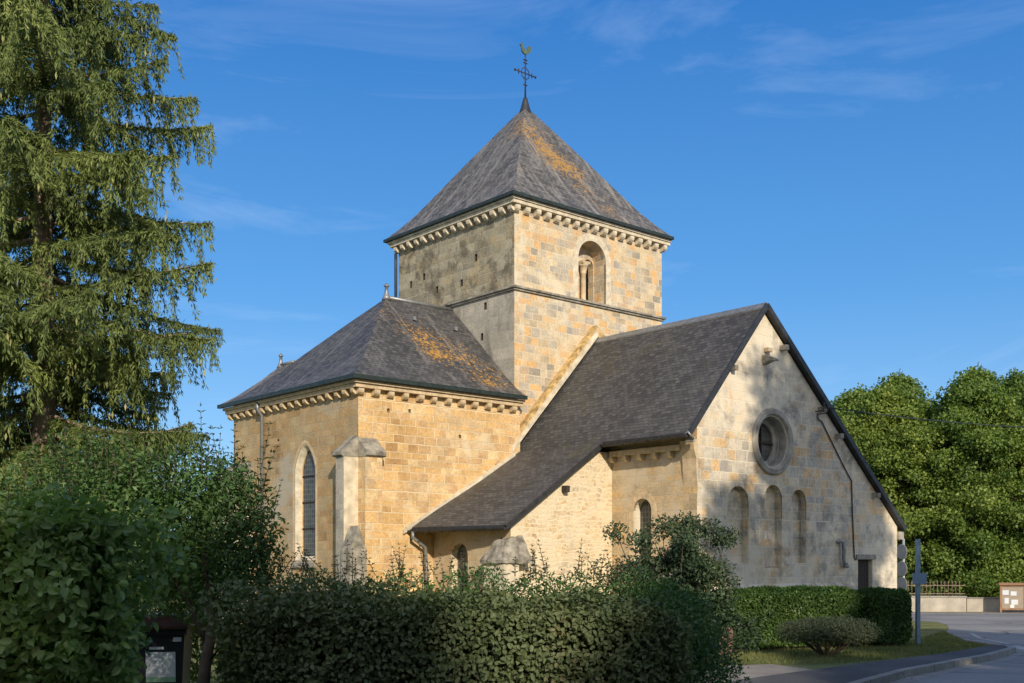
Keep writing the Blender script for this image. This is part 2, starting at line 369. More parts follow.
def norm(a): return a/np.maximum(np.linalg.norm(a, axis=1, keepdims=True), 1e-9)
def leaves(C, D, Nn, Ln, Wd, fold=.25, curl=.15, six=False):
    """leaf faces: C base points, D direction, Nn approx face normal, Ln length, Wd width"""
    n = len(C); D = norm(D); Sx = norm(np.cross(D, Nn)); Nn = np.cross(Sx, D)
    Ln = np.broadcast_to(Ln, n)[:, None]; Wd = np.broadcast_to(Wd, n)[:, None]
    if not six:
        b = C; tip = C+D*Ln-Nn*Ln*curl; l = C+D*Ln*.45+Sx*Wd*.5+Nn*Wd*fold; r = C+D*Ln*.45-Sx*Wd*.5+Nn*Wd*fold
        V = np.stack([b, r, tip, l], 1).reshape(-1, 3); F = np.arange(n*4).reshape(-1, 4)
        return V, F
    b = C; tip = C+D*Ln-Nn*Ln*curl
    l1 = C+D*Ln*.28+Sx*Wd*.44+Nn*Wd*fold; l2 = C+D*Ln*.68+Sx*Wd*.40+Nn*(Wd*fold-Ln*curl*.5)
    r1 = C+D*Ln*.28-Sx*Wd*.44+Nn*Wd*fold; r2 = C+D*Ln*.68-Sx*Wd*.40+Nn*(Wd*fold-Ln*curl*.5)
    V = np.stack([b, r1, r2, tip, l2, l1], 1).reshape(-1, 3)
    k = (np.arange(n)*6)[:, None]
    F = np.concatenate([k+np.array([0, 1, 2, 3]), k+np.array([0, 3, 4, 5])], 1).reshape(-1, 4)
    return V, F
def rnd(n, s=1.): return rng.normal(0, s, (n, 3))
def join_leaf(parts):
    Vs, Fs, Ms = [], [], []; k = 0
    for V, F, mi in parts:
        Vs.append(V); Fs.append(F+k); Ms.append(np.full(len(F), mi)); k += len(V)
    return np.concatenate(Vs), np.concatenate(Fs), np.concatenate(Ms)
def vnoise(P, sc):
    """cheap smooth 3D noise, numpy"""
    x = P*sc
    return (np.sin(x[:, 0]*1.7+np.sin(x[:, 1]*1.3+2.1)*1.4)+np.sin(x[:, 1]*1.9+np.sin(x[:, 2]*1.6+.7)*1.3)+np.sin(x[:, 2]*1.8+np.sin(x[:, 0]*1.5+4.)*1.5))/3

M['bark'] = plain('grey_bark', (.10, .08, .06), .95, var=.4, scale=8)
M['barkred'] = plain('spruce_bark', (.30, .23, .18), .95, var=.4, scale=8)
M['shadecore'] = plain('shade_core_brown', (.022, .02, .014), .95, var=.3, scale=8)  # near-black brown of the added cores, shade put into the colour

# ------------------------------------------------------------ the ground
def gz(x, y):
    return -.02*min(max(y, -40), 75)
def sheet(name, poly, dz, m, kind='structure', step=None):
    """polygon laid on the ground dz above it (triangulated over a fine grid)"""
    bm = bmesh.new(); vs = [bm.verts.new((x, y, 0)) for x, y in poly]; f = bm.faces.new(vs)
    bmesh.ops.triangulate(bm, faces=[f])
    for k in range(-40, 76, 5):
        bmesh.ops.bisect_plane(bm, geom=bm.verts[:]+bm.edges[:]+bm.faces[:], plane_co=(0, k, 0), plane_no=(0, 1, 0))
    for v in bm.verts: v.co.z = gz(v.co.x, v.co.y)+dz
    bmesh.ops.recalc_face_normals(bm, faces=bm.faces)
    for f in bm.faces:
        if f.normal.z < 0: f.normal_flip()
    me = bpy.data.meshes.new(name); bm.to_mesh(me); bm.free(); me.materials.append(m); auto_uv(me)
    o = bpy.data.objects.new(name, me); COL.objects.link(o)
    return tag(o, kind=kind)
def groundmat(name, cols, scale=.6, fine=18, rough=.95, fineamt=(.7, 1.3), bump=.3):
    m, t, p, o = mat(name); g = G(t); tc = g.n('ShaderNodeTexCoord').outputs['Object']
    a = g.noise(tc, scale, 8, .65, .3); b = g.noise(tc, fine, 6, .7)
    k = len(cols)
    col = g.ramp(a.outputs['Fac'], [(.3+.4*i/(k-1), c) for i, c in enumerate(cols)])
    col = g.mix(1, col, g.ramp(b.outputs['Fac'], [(.3, fineamt[0]), (.7, fineamt[1])]), 'MULTIPLY')
    if 'asphalt' in name or 'concrete' in name:
        wv = g.noise(tc, 1.3, 4, .6); wm = g.mix(.35, tc, wv.outputs['Color'])
        vo = g.n('ShaderNodeTexVoronoi', feature='DISTANCE_TO_EDGE'); vo.inputs['Scale'].default_value = .55 if name == 'asphalt' else .9; g.l(wm, vo.inputs['Vector'])
        ck = g.ramp(vo.outputs['Distance'], [(.004, 1.), (.014, 0.)]); cn = g.noise(tc, .22, 3)
        col = g.mix(g.math('MULTIPLY', ck, g.ramp(cn.outputs['Fac'], [(.42, 0.), (.55, .8)])), col, (.05, .05, .05))
        pt = g.noise(tc, .16, 2, .4); col = g.mix(1, col, g.ramp(pt.outputs['Fac'], [(.47, .86), (.5, 1.08)]), 'MULTIPLY')
    g.l(col, p.inputs['Base Color']); p.inputs['Roughness'].default_value = rough; p.inputs['Specular IOR Level'].default_value = .2
    bp = g.n('ShaderNodeBump'); bp.inputs['Strength'].default_value = bump; bp.inputs['Distance'].default_value = .02
    g.l(b.outputs['Fac'], bp.inputs['Height']); g.l(bp.outputs[0], p.inputs['Normal'])
    return m
M['grass'] = groundmat('dry_lawn', [(.09, .11, .035), (.17, .18, .06), (.28, .24, .10)], .9)
M['asphalt'] = groundmat('asphalt', [(.20, .195, .19), (.26, .255, .25), (.31, .30, .29)], .25, 40, .85, (.8, 1.2))
M['asphaltdark'] = groundmat('dark_pavement_asphalt', [(.08, .08, .08), (.12, .12, .12)], .5, 40, .85, (.75, 1.25))
M['gravel'] = groundmat('pale_gravel', [(.20, .18, .15), (.34, .31, .27)], 1.2, 30, .95, (.6, 1.4), .6)
M['drygrass'] = groundmat('dry_verge', [(.22, .17, .09), (.33, .27, .16), (.12, .12, .05)], .9, 16)
M['kerb'] = groundmat('worn_concrete', [(.24, .23, .21), (.34, .33, .30)], 1.5, 20, .9)
M['paint'] = groundmat('worn_white_paint', [(.42, .42, .41), (.66, .66, .64)], 2.5, 30, .8, (.6, 1.15))

gm = MB()
xs = [-900, -400, -200, -100, -60, -40, -20, 0, 20, 40, 60, 100, 200, 400, 900]
ys = [-400, -200, -100, -40, -20, 0, 20, 40, 60, 75, 100, 200, 400, 900]
vs = [(x, y, gz(x, y)) for y in ys for x in xs]; nx = len(xs)
gm.add(vs, [(j*nx+i, j*nx+i+1, (j+1)*nx+i+1, (j+1)*nx+i) for j in range(len(ys)-1) for i in range(nx-1)])
tag(gm.build('ground', M['grass']), kind='structure')
kerb_line = [(-6., -8.), (-2.8, 3.), (-.6, 7.4), (2.87, 12.75), (5.26, 16.6), (6.5, 18.5), (8.24, 20.7), (9.6, 22.4), (10.7, 24.0), (11.4, 25.2), (11.75, 26.3)]
back_line = [(11.9, 27.6), (12.2, 29.6), (12.8, 31.4), (13.3, 33.2), (13.9, 35.2), (14.9, 37.5), (16.2, 41), (17, 44), (16, 47), (10, 50.5), (-10, 53), (-60, 56)]
far_line = [(-60, 60), (-10, 58), (18, 57.6), (23.5, 57.2), (40, 55.8), (90, 50)]
road_poly = kerb_line+back_line+far_line+[(90, -30), (-6, -30)]
sheet('road', road_poly, .006, M['asphalt'])
far_verge = [(-60, 60), (-10, 58), (18, 57.6), (23.5, 57.2), (40, 55.8), (90, 50), (90, 56), (40, 60.5), (23.5, 62), (-60, 66)]
sheet('far_verge', far_verge, .012, M['drygrass'])
# pavement behind the kerb
side_in = [(-9., -6.), (-5.6, 5), (-3.4, 9), (1.2, 13.7), (3.9, 17.4), (6.6, 20.5), (8.6, 22.6), (10.0, 24.3), (11.0, 25.7), (11.75, 26.3)]
sheet('pavement', kerb_line[:-1]+side_in[::-1], .10, M['asphaltdark'])
sheet('gravel_strip', [(-1.2, 12.6), (1.0, 13.6), (3.8, 17.5), (5.6, 19.4), (5.0, 21.2), (3.2, 20.4), (1.4, 18.6), (-1.4, 14.8)], .018, M['gravel'])
kb = MB()
K = [Vector((x, y)) for x, y in kerb_line+[(11.9, 27.6), (12.2, 29.6), (12.8, 31.4), (13.3, 33.2), (13.9, 35.2)]]
def offs(K, w):
    o = []
    for i, p in enumerate(K):
        d = (K[min(i+1, len(K)-1)]-K[max(i-1, 0)]).normalized(); o.append(p+Vector((d.y, -d.x))*w)
    return o
Ka, Kb_ = offs(K, -.02), offs(K, .14)
for i in range(len(K)-1):
    h0 = .13 if i < 9 else .13-.022*(i-8)
    h1 = .13 if i+1 < 9 else .13-.022*(i+1-8)
    A, B, C_, D_ = Ka[i], Kb_[i], Kb_[i+1], Ka[i+1]
    q = []
    for z_ in (0, 1):
        for p_, h in ((A, h0), (B, h0), (C_, h1), (D_, h1)):
            q.append((p_.x, p_.y, gz(p_.x, p_.y)+(h if z_ else -.05)))
    kb.add(q, [(4, 5, 6, 7), (1, 2, 6, 5), (0, 4, 7, 3)]+([(0, 1, 5, 4)] if i == 0 else [])+([(2, 3, 7, 6)] if i == len(K)-2 else []))
tag(kb.build('kerb', M['kerb']), kind='structure')
g0, g1 = offs(K, .145), offs(K, .42)
sheet('gutter_strip', [tuple(p) for p in g0[:12]]+[tuple(p) for p in g1[:12]][::-1], .010, M['kerb'])
# white markings: nose of the verge and dashes on the far road
def strip(pts, w, name='road_marking', dz=.014):
    a = offs([Vector(p) for p in pts], -w/2); b = offs([Vector(p) for p in pts], w/2)
    return sheet(name, [tuple(p) for p in a]+[tuple(p) for p in b][::-1], dz, M['paint'])
strip([(11.95, 24.6), (12.25, 25.9), (12.35, 27.4)], .5)
strip([(12.75, 28.2), (13.2, 31), (14.2, 34)], .12)
strip([(19.6, 53.5), (21.6, 53.4)], .22); strip([(23.5, 51.2), (25.6, 51.0)], .22); strip([(16.6, 50.6), (18.8, 50.7)], .22)

# ------------------------------------------------------------ THE CHURCH (local u,v,z frame; base 0.75 m below datum)
ZB = .75
AN = R(41)
church = empty('church', (.08, 37.6, -ZB), AN, 'limestone village church with square tower, slate roofs and a big side gable', 'church')
def cb(mb, name, mats, parent=church): return mb.build(name, mats, parent, shift=(0, 0, ZB))
# --- tower
TU, TV = 7.57, 6.83
tw = MB().box(0, TU, 0, TV, 10.9, 13.72).box(0, TU, 0, TV, -.9, 10.9)
tw = MB()
zz_ = [-.9, 10.9, 13.72]
vs = [(x, y, z) for z in zz_ for x, y in ((0, 0), (TU, 0), (TU, TV), (0, TV))]
tw.add(vs, [(3, 2, 1, 0), (8, 9, 10, 11)]+[(k*4+j, k*4+(j+1) % 4, k*4+4+(j+1) % 4, k*4+4+j) for k in (0, 1) for j in range(4)])
tower = cb(tw, 'tower_wall', [M['towerpale']])
cs = []
wz0, wzt = 10.99, 13.22
TB, TS = 3.05, 4.48
cs.append(MB().prism([(a, b+ZB) for a, b in arch(TB, TS, wz0, wzt)], -.5, .62).build('c', []))
# two lights inside the big arch, cut deep (open belfry)
cs.append(MB().prism([(a, b+ZB) for a, b in arch(TB+.03, 3.62, wz0, 12.75)], .5, 1.0).build('c', []))
cs.append(MB().prism([(a, b+ZB) for a, b in arch(3.90, TS-.03, wz0, 12.75)], .5, 1.0).build('c', []))
cs.append(MB().box(.9, TU-.9, .9, TV-.9, 9.5+ZB, 13.2+ZB).build('c', []))
# a rear opening opposite lets daylight through the belfry
cs.append(MB().prism([(a, b+ZB) for a, b in arch(3.2, 4.8, wz0, wzt)], TV-1.0, TV+.5).build('c', []))
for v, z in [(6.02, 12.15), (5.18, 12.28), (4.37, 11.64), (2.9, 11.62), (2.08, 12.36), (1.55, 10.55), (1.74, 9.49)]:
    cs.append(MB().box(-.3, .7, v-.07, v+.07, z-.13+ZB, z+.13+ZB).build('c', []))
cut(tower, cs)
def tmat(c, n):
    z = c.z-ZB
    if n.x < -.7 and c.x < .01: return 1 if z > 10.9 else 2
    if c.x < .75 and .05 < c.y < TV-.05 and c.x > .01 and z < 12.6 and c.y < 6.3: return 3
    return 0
setmats(tower, [M['towerpale'], M['towergrey'], M['greysmooth'], M['slitshade']], tmat)
# window pillar
mb = MB(); c0 = (3.76, .46)
mb.lathe([(.15, 0), (.15, .1), (.12, .14), (.10, .2), (.10, 1.12), (.12, 1.14), (.11, 1.17), (.17, 1.38), (.20, 1.4), (.20, 1.47)], (c0[0], c0[1], wz0), 14)
mb.box(c0[0]-.2, c0[0]+.2, .28, .63, wz0+1.47, wz0+1.56)
cb(mb, 'window_pillar', M['trim'], tower)
mb = MB()
i_, o_ = arch(TB, TS, wz0, wzt, 14), arch(TB-.26, TS+.26, wz0, wzt+.26, 14)
arch_ring(mb, 'v', i_, o_, -.012, .1); cb(mb, 'window_surround', M['trimpale'], tower)
# string course (two visible sides + returns)
mb = MB()
for dz, pr, h in ((10.86, .07, .07), (10.93, .13, .07)):
    mb.box(-pr, TU+pr, -pr, 0, dz-.02, dz+h-.02); mb.box(-pr, 0, 0, TV+pr, dz-.02, dz+h-.02); mb.box(TU, TU+pr, 0, TV+pr, dz-.02, dz+h-.02)
cb(mb, 'string_course', M['trimgrey'], tower)
mb = MB().tube([(-.1, TV+.06, 13.5), (-.1, TV+.06, 13.1), (-.1, TV+.06, 8.2)], .06)
cb(mb, 'downpipe', M['zincdark'], tower)
# cornice
mb = MB()
def ring(mb, u0, u1, v0, v1, z0, z1, pr, w=.6):
    mb.box(u0-pr, u1+pr, v0-pr, v0+w-pr, z0, z1); mb.box(u0-pr, u1+pr, v1-w+pr, v1+pr, z0, z1)
    mb.box(u0-pr, u0-pr+w, v0+w-pr, v1-w+pr, z0, z1); mb.box(u1-w+pr, u1+pr, v0+w-pr, v1-w+pr, z0, z1)
ring(mb, 0, TU-.06, 0, TV, 13.74, 13.86, .26, .8); ring(mb, 0, TU-.1, 0, TV, 13.863, 13.94, .31, .85)
cornice = cb(mb, 'tower_cornice', M['trimpale'])
def corbel_mesh(w, h, d):
    # faces -v: quarter-round bracket
    prof = [(0, 0), (0, h), (-d, h), (-d, h*.62), (-d*.92, h*.35), (-d*.65, h*.12), (-d*.3, 0)]
    return MB().prism(prof, -w/2, w/2, 'u')
def corbels(parent, pts, w, h, d, m):
    src = corbel_mesh(w, h, d).build('corbel', m, parent)
    for k, (u, v, z, rz) in enumerate(pts):
        o = src if k == 0 else src.copy()
        if k: COL.objects.link(o); o.parent = parent
        o.location = (u, v, z+ZB); o.rotation_euler = (0, R(random.uniform(-3, 3)), rz+R(random.uniform(-4, 4))); o.scale = (random.uniform(.85, 1.12), random.uniform(.82, 1.04), random.uniform(.95, 1.0))
pts = []
n1 = 17
for i in range(n1): pts.append((.02+(TU-.04)*i/(n1-1), .0, 13.50, 0))
for i in range(16): pts.append((0., .02+(TV-.04)*i/15, 13.50, -math.pi/2))
corbels(cornice, pts, .2, .24, .24, M['trimpale'])
# roof
def hip_roof(mb, rect, ze, apexes, flare=.75, fd=.22, mi=0):
    """pyramid with bell-cast eaves"""
    (u0, u1, v0, v1) = rect; (au, av, az) = apexes
    def at(cu, cv, t, drop): return (cu+(au-cu)*t, cv+(av-cv)*t, ze+(az-ze)*t-drop)
    cs = [(u0, v0), (u1, v0), (u1, v1), (u0, v1)]
    lv = [(0, 0), (.10, .13), (.22, .2), (.36, .16), (.55, .08), (.8, .02)]
    vs = []
    for t, dr in lv: vs += [at(cu, cv, t, dr) for cu, cv in cs]
    vs.append((au, av, az)); n = len(lv)
    fs = [(i*4+j, i*4+(j+1) % 4, (i+1)*4+(j+1) % 4, (i+1)*4+j) for i in range(n-1) for j in range(4)]
    fs += [((n-1)*4+j, (n-1)*4+(j+1) % 4, len(vs)-1) for j in range(4)]+[(3, 2, 1, 0)]
    mb.add(vs, fs, mi)
mb = MB(); E_ = .38
hip_roof(mb, (-E_, TU+E_-.2, -E_, TV+E_), 14.06, (3.62, 3.5, 19.2))
troof = cb(mb, 'tower_roof', M['slate_t'])
mb = MB(); ring(mb, 0, TU-.2, 0, TV, 13.945, 14.052, .43, .5)
cb(mb, 'eaves_gutter', M['zinc'], troof)
mb = MB().lathe([(.34, 0), (.27, .12), (.18, .38), (.11, .65), (.07, .78)], (3.62, 3.5, 18.72), 12)
cb(mb, 'lead_cap', M['zincdark'], troof)
# cross and cock
mb = MB(); cu, cv, cz = 3.62, 3.5, 19.45
mb.tube([(cu, cv, cz), (cu, cv, cz+1.75)], [.035, .02], 8)
zc = cz+1.0
mb.tube([(cu-.52, cv, zc), (cu+.52, cv, zc)], .02, 6)
for sx in (-1, 1):
    mb.tube([(cu+sx*.34, cv, zc-.09), (cu+sx*.34, cv, zc+.09)], .022, 6)
    mb.lathe([(.02, -.05), (.05, 0), (.02, .05)], (cu+sx*.53, cv, zc), 6)
    mb.tube([(cu+sx*.05, cv, zc+.22), (cu+sx*.16, cv, zc+.14), (cu+sx*.2, cv, zc+.03)], .018, 5)
    mb.tube([(cu+sx*.05, cv, zc-.22), (cu+sx*.16, cv, zc-.14), (cu+sx*.2, cv, zc-.03)], .018, 5)
for dz in (-.45, .4, .52): mb.tube([(cu-.09, cv, zc+dz), (cu+.09, cv, zc+dz)], .025, 6)
cross = cb(mb, 'iron_cross', M['iron'], troof)
mb = MB(); z0 = cz+1.74
out_c = [(-.08, 0), (-.17, .06), (-.21, .17), (-.23, .27), (-.29, .30), (-.22, .34), (-.20, .40), (-.15, .36), (-.12, .26), (-.04, .17), (.06, .17), (.12, .30), (.20, .38), (.30, .36), (.26, .31), (.31, .27), (.25, .23), (.28, .17), (.20, .12), (.10, .02), (.04, -.02)]
mb.prism([(cu+a, z0+b) for a, b in out_c], cv-.03, cv+.03)
cb(mb, 'weathercock', M['verdigris'], troof)

# --- choir
CU0, CV0, CV1 = -6.5, -.3, 7.75
mb = MB().box(CU0, -.003, CV0, CV1, -.9, 6.78)
choir = cb(mb, 'choir_wall', [M['gold']])
cs = []
Z = lambda poly: [(a, b+ZB) for a, b in poly]
# splayed lancet: wide outer, narrower inner
po = arch(2.16, 3.5, 1.55, 5.36, 14, .25); pi_ = arch(2.3, 3.25, 1.72, 5.16, 14, .3)
c = MB(); n = len(po)
c.add([(CU0-.05, a, b+ZB) for a, b in po]+[(CU0+.15, a, b+ZB) for a, b in pi_]+[(CU0+.62, a, b+ZB) for a, b in pi_], [tuple(range(n)), tuple(range(3*n-1, 2*n-1, -1))]+[(k*n+i, k*n+(i+1) % n, k*n+(i+1) % n+n, k*n+i+n) for i in range(n) for k in (0, 1)])
cs.append(c.build('c', []))
for u, z in [(-5.4, 6.2), (-1.05, 4.75), (-4.6, 6.25), (-2.6, 5.6)]:
    cs.append(MB().box(u-.05, u+.05, CV0-.2, CV0+.2, z-.06+ZB, z+.06+ZB).build('c', []))
cut(choir, cs)
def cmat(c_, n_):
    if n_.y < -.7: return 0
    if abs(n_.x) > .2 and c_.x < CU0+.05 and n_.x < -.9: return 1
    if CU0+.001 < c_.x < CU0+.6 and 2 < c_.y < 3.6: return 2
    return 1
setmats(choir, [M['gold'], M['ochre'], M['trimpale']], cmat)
w = MB().prism(pi_, CU0+.19, CU0+.22, 'u'); lw = cb(w, 'lancet_window', M['glass'], choir)
for z in (2.6, 3.45, 4.3): cb(MB().box(CU0+.15, CU0+.186, 2.3, 3.25, z, z+.035), 'window_bar', M['iron'], choir)
mb = MB().prism([(CU0-.10, 1.36), (CU0+.3, 1.36), (CU0+.3, 1.74), (CU0-.10, 1.5)], 2.1, 3.55, 'v'); cb(mb, 'window_sill', M['trimgrey'], choir)
mb = MB(); arch_ring(mb, 'u', arch(2.16, 3.5, 1.55, 5.36, 14, .25), arch(2.07, 3.59, 1.5, 5.46, 14, .25), CU0-.008, CU0+.1); cb(mb, 'window_surround', M['trim'], choir)
# corner buttresses: body, moulded sloping cap
def buttress(kind, m_body, a0, a1, base, out_, zt, ztop, parent=choir, ztopw=None):
    mb = MB()
    if kind == 'u':    # projects towards -u from plane u=base, spans v a0..a1
        mb.prism([(base, -.9), (base, zt), (base-out_, zt), (base-out_, -.9)], a0, a1, 'v')
    else:
        mb.prism([(base, -.9), (base, zt), (base-out_, zt), (base-out_, -.9)], a0, a1, 'u')
    b_ = cb(mb, 'buttress', m_body, parent)
    return b_
b_ = buttress('u', M['greysmooth'], CV0-.012, .13, CU0, .52, 4.72, 5.4)
setmats(b_, [M['greysmooth'], M['trimpale']], lambda c_, n_: 1 if n_.y < -.5 else 0)
buttress('v', M['gold'], CU0-.012, CU0+.6, CV0, .40, 4.72, 5.4)
mb = MB()
mb.prism([(CU0, 4.70), (CU0, 5.36), (CU0-.30, 5.08), (CU0-.62, 4.86), (CU0-.62, 4.74), (CU0-.56, 4.70)], CV0-.03, .2, 'v')
cb(mb, 'buttress_cap', M['trimgrey'], choir)
mb = MB()
mb.prism([(CV0, 4.70), (CV0, 5.30), (CV0-.25, 5.05), (CV0-.50, 4.86), (CV0-.50, 4.74), (CV0-.44, 4.70)], CU0-.03, CU0+.68, 'u')
cb(mb, 'buttress_cap', M['trimgrey'], choir)
# bright worn quoin ridge above/below the caps and the gabled foot
mb = MB().prism([(CU0-.62, -.9), (CU0-.62, 1.9), (CU0-.33, 2.62), (CU0-.04, 1.9), (CU0-.04, -.9)], CV0-.52, CV0-.02, 'v'); cb(mb, 'buttress_foot', M['trimgrey'], choir)
# north-east end buttress
buttress('u', M['trimpale'], CV1-1.4, CV1+.1, CU0, .7, 4.3, 5.0)
mb = MB().prism([(CU0, 4.28), (CU0, 5.0), (CU0-.82, 4.45), (CU0-.82, 4.32)], CV1-1.48, CV1+.18, 'v'); cb(mb, 'buttress_cap', M['trimgrey'], choir)
mb = MB().tube([(CU0-.28, 5.5, 6.95), (CU0-.26, 5.5, 6.7), (CU0-.1, 5.5, 6.5), (CU0-.1, 5.5, -.5)], .06); cb(mb, 'downpipe', M['zincgrey'], choir)
mb = MB()
mb.box(CU0-.22, -.06, CV0-.22, CV0+.1, 6.78, 6.90); mb.box(CU0-.22, CU0+.1, CV0+.1, CV1+.22, 6.78, 6.90)
mb.box(CU0-.29, -.03, CV0-.29, CV0+.1, 6.903, 6.995); mb.box(CU0-.29, CU0+.1, CV0+.1, CV1+.29, 6.903, 6.995)
ccor = cb(mb, 'choir_cornice', M['trim'])
pts = [(CU0+.0+i*.555, CV0, 6.575, 0) for i in range(12)]+[(CU0, CV0+.05+i*.475, 6.575, -math.pi/2) for i in range(18)]
corbels(ccor, pts, .19, .2, .2, M['trim'])
# choir roof: front plane with main hip and lower north wing
e = .36
EU, EV0, EV1 = CU0-e, CV0-e, CV1+e
ze = 7.14
A = (-2.93, 3.43, 10.72); RT = (0.0, 3.43, 10.72)
F_ = (-5.2, 6.75, 8.67); J = (-5.2, 5.85, 8.67)
mb = MB()
def tri_flare(p, q, steps):  # point along hip from eave p to q with sag
    return [(p[0]+(q[0]-p[0])*t, p[1]+(q[1]-p[1])*t, p[2]+(q[2]-p[2])*t-d) for t, d in steps]
st = [(0, 0), (.12, .12), (.28, .16), (.5, .09), (.78, .02), (1, 0)]
c1 = (EU, EV0, ze); c2 = (EU, EV1, ze); rr = (-.06, EV0, ze)
hA = tri_flare(c1, A, st)
hR = tri_flare(rr, RT, st)                 # junction with the tower face
hM = tri_flare((EU, 7.6, ze), A, st)       # imagined mirror hip of the main roof
ci = len(mb.v)
# right plane
mb.v += hA+hR; mb.f += [[i, 6+i, 7+i, 1+i] for i in range(5)]; mb.m += [0]*5; mb.sm += [False]*5
k = len(mb.v)
mb.v += hA+hM; mb.f += [[k+i, k+1+i, k+7+i, k+6+i] for i in range(5)]; mb.m += [0]*5; mb.sm += [False]*5
k = len(mb.v)
mb.v += hM+[(0.02, 7.6, ze)]*0+tri_flare((0.02, 7.7, ze), RT, st); mb.f += [[k+i, k+1+i, k+7+i, k+6+i] for i in range(5)]; mb.m += [0]*5; mb.sm += [False]*5
# close underneath
k = len(mb.v); mb.v += [c1, (-.06, EV0, ze), (0.02, 7.7, ze), (EU, 7.6, ze)]; mb.f.append([k, k+1, k+2, k+3]); mb.m.append(0); mb.sm.append(False)
croof = cb(mb, 'choir_roof', M['slate_c'])
# north wing roof
mb = MB()
tt = [0, .12, .28, .4224]; dd = [0, .12, .16, .119]
zz_ = [ze+(A[2]-ze)*t-d for t, d in zip(tt, dd)]
fr = [(EU+(A[0]-EU)*t, 7.6-4.17*t, z) for t, z in zip(tt, zz_)]
F_ = (fr[-1][0], 6.75, zz_[-1])
fl = [(EU+(A[0]-EU)*t, EV1+(F_[1]-EV1)*t/.4224, z) for t, z in zip(tt, zz_)]
bl = [(-3.2+(F_[0]+3.2)*t/.4224, EV1+(F_[1]-EV1)*t/.4224, z) for t, z in zip(tt, zz_)]
br = [(p_[0], 5.0, p_[2]) for p_ in bl]
b2 = (-3.2, EV1, ze)
def strip_faces(mb, a, b):
    k = len(mb.v); n = len(a); mb.v += a+b
    for i in range(n-1): mb.f.append([k+i, k+1+i, k+n+1+i, k+n+i]); mb.m.append(0); mb.sm.append(False)
strip_faces(mb, fr, fl); strip_faces(mb, fl, bl); strip_faces(mb, bl, br)
k = len(mb.v); mb.v += [(EU, EV1, ze), b2, (-3.2, 5.0, ze), (EU, 7.6, ze)]; mb.f.append([k, k+1, k+2, k+3]); mb.m.append(0); mb.sm.append(False)
M['slate_w'] = slate('wing_slates', (.09, .086, .085), (.2, .185, .17), pale=(.30, .285, .26), pale_pts=(.46, .62), seed=7.)
cb(mb, 'wing_roof', M['slate_w'], croof)
mb = MB(); mb.box(EU-.07, -.04, EV0-.07, EV0+.06, 7.0, 7.125); mb.box(EU-.07, EU+.06, EV0+.06, EV1+.07, 7.0, 7.125)
cb(mb, 'eaves_gutter', M['zinc'], croof)
# ridge leads and finials
mb = MB(); mb.tube([(A[0], A[1], A[2]+.02), (-.02, 3.43, A[2]+.02)], .07, 8)
cb(mb, 'ridge_lead', M['zincgrey'], croof)
mb = MB(); mb.tube([(F_[0], F_[1], F_[2]+.02), (F_[0], 5.8, F_[2]+.02)], .06, 8); cb(mb, 'ridge_lead', M['zincgrey'], croof)
for c_, s_ in ((A, .78), (F_, .68)):
    mb = MB().lathe([(.22*s_, -.08), (.15*s_, .06*s_), (.09*s_, .22*s_), (.07*s_, .48*s_), (.12*s_, .5*s_), (.13*s_, .55*s_), (.07*s_, .6*s_), (.03*s_, .66*s_)], (c_[0]+.02, c_[1], c_[2]), 12)
    cb(mb, 'roof_finial', M['zincgrey'], croof)
# small roof vents / hooks on the slates
for (u, v, z, o_) in [(-2.45, 2.5, 9.88, croof), (-.8, 2.3, 9.72, croof)]:
    cb(MB().prism([(v-.12, z-.04), (v-.1, z+.1), (v+.1, z+.14), (v+.12, z)], u-.06, u+.06, 'u'), 'roof_vent', M['zincgrey'], o_)

# --- transept (big gable, long left catslide)
GV = -7.5                                   # gable plane
RU, RZ = 3.75, 9.59
LU, LZ = 0.0, 5.30                          # upper left lip
LLF, LLR, LLZ = (-3.95), (-4.6), 2.62      # lower lip (front / rear)
QU, QZ = 11.98, 2.80                        # right lip
T_ = .13
sl_l = (RZ-LZ)/(RU-LU); sl_r = (RZ-QZ)/(QU-RU)
WL, WR = .58, 11.77
zl = RZ-sl_l*(RU-WL)-T_*1.5; zr = RZ-sl_r*(WR-RU)-T_*1.3
prof = [(WL, -.9), (WR, -.9), (WR, zr), (RU, RZ-T_*1.5), (WL, zl)]
mb = MB().prism(prof, GV, -.02, 'v')
trans = cb(mb, 'transept_wall', [M['gable']])
cs = []
def niche(u0, u1, z0, zt, d):
    cs.append(MB().prism(Z(arch(u0, u1, z0, zt)), GV-.3, GV+d, 'v').build('c', []))
niche(2.0, 3.05, 1.5, 3.86, .24); niche(3.86, 4.78, 1.35, 3.98, .24); niche(5.26, 6.12, 1.5, 3.88, .24)
# oculus: stepped round recess
OC = (4.27, 5.34)
def circ(r, k=32): return [(OC[0]+r*math.cos(2*math.pi*i/k), OC[1]+r*math.sin(2*math.pi*i/k)) for i in range(k)]
cs.append(MB().prism(Z(circ(.80)), GV-.3, GV+.62, 'v').build('c', []))
# door recess
cs.append(MB().box(9.2, 10.12, GV-.3, GV+.3, -.75+ZB+.0, 1.62+ZB).build('c', []))
# side arched window (in the u=WL face)
cs.append(MB().prism(Z(arch(-5.72, -4.98, .8, 3.5)), WL-.3, WL+.5, 'u').build('c', []))
cut(trans, cs)
def trm(c_, n_):
    if n_.x < -.5 and c_.x < WL+.3: return 1
    return 0
setmats(trans, [M['gable'], M['bay']], trm)
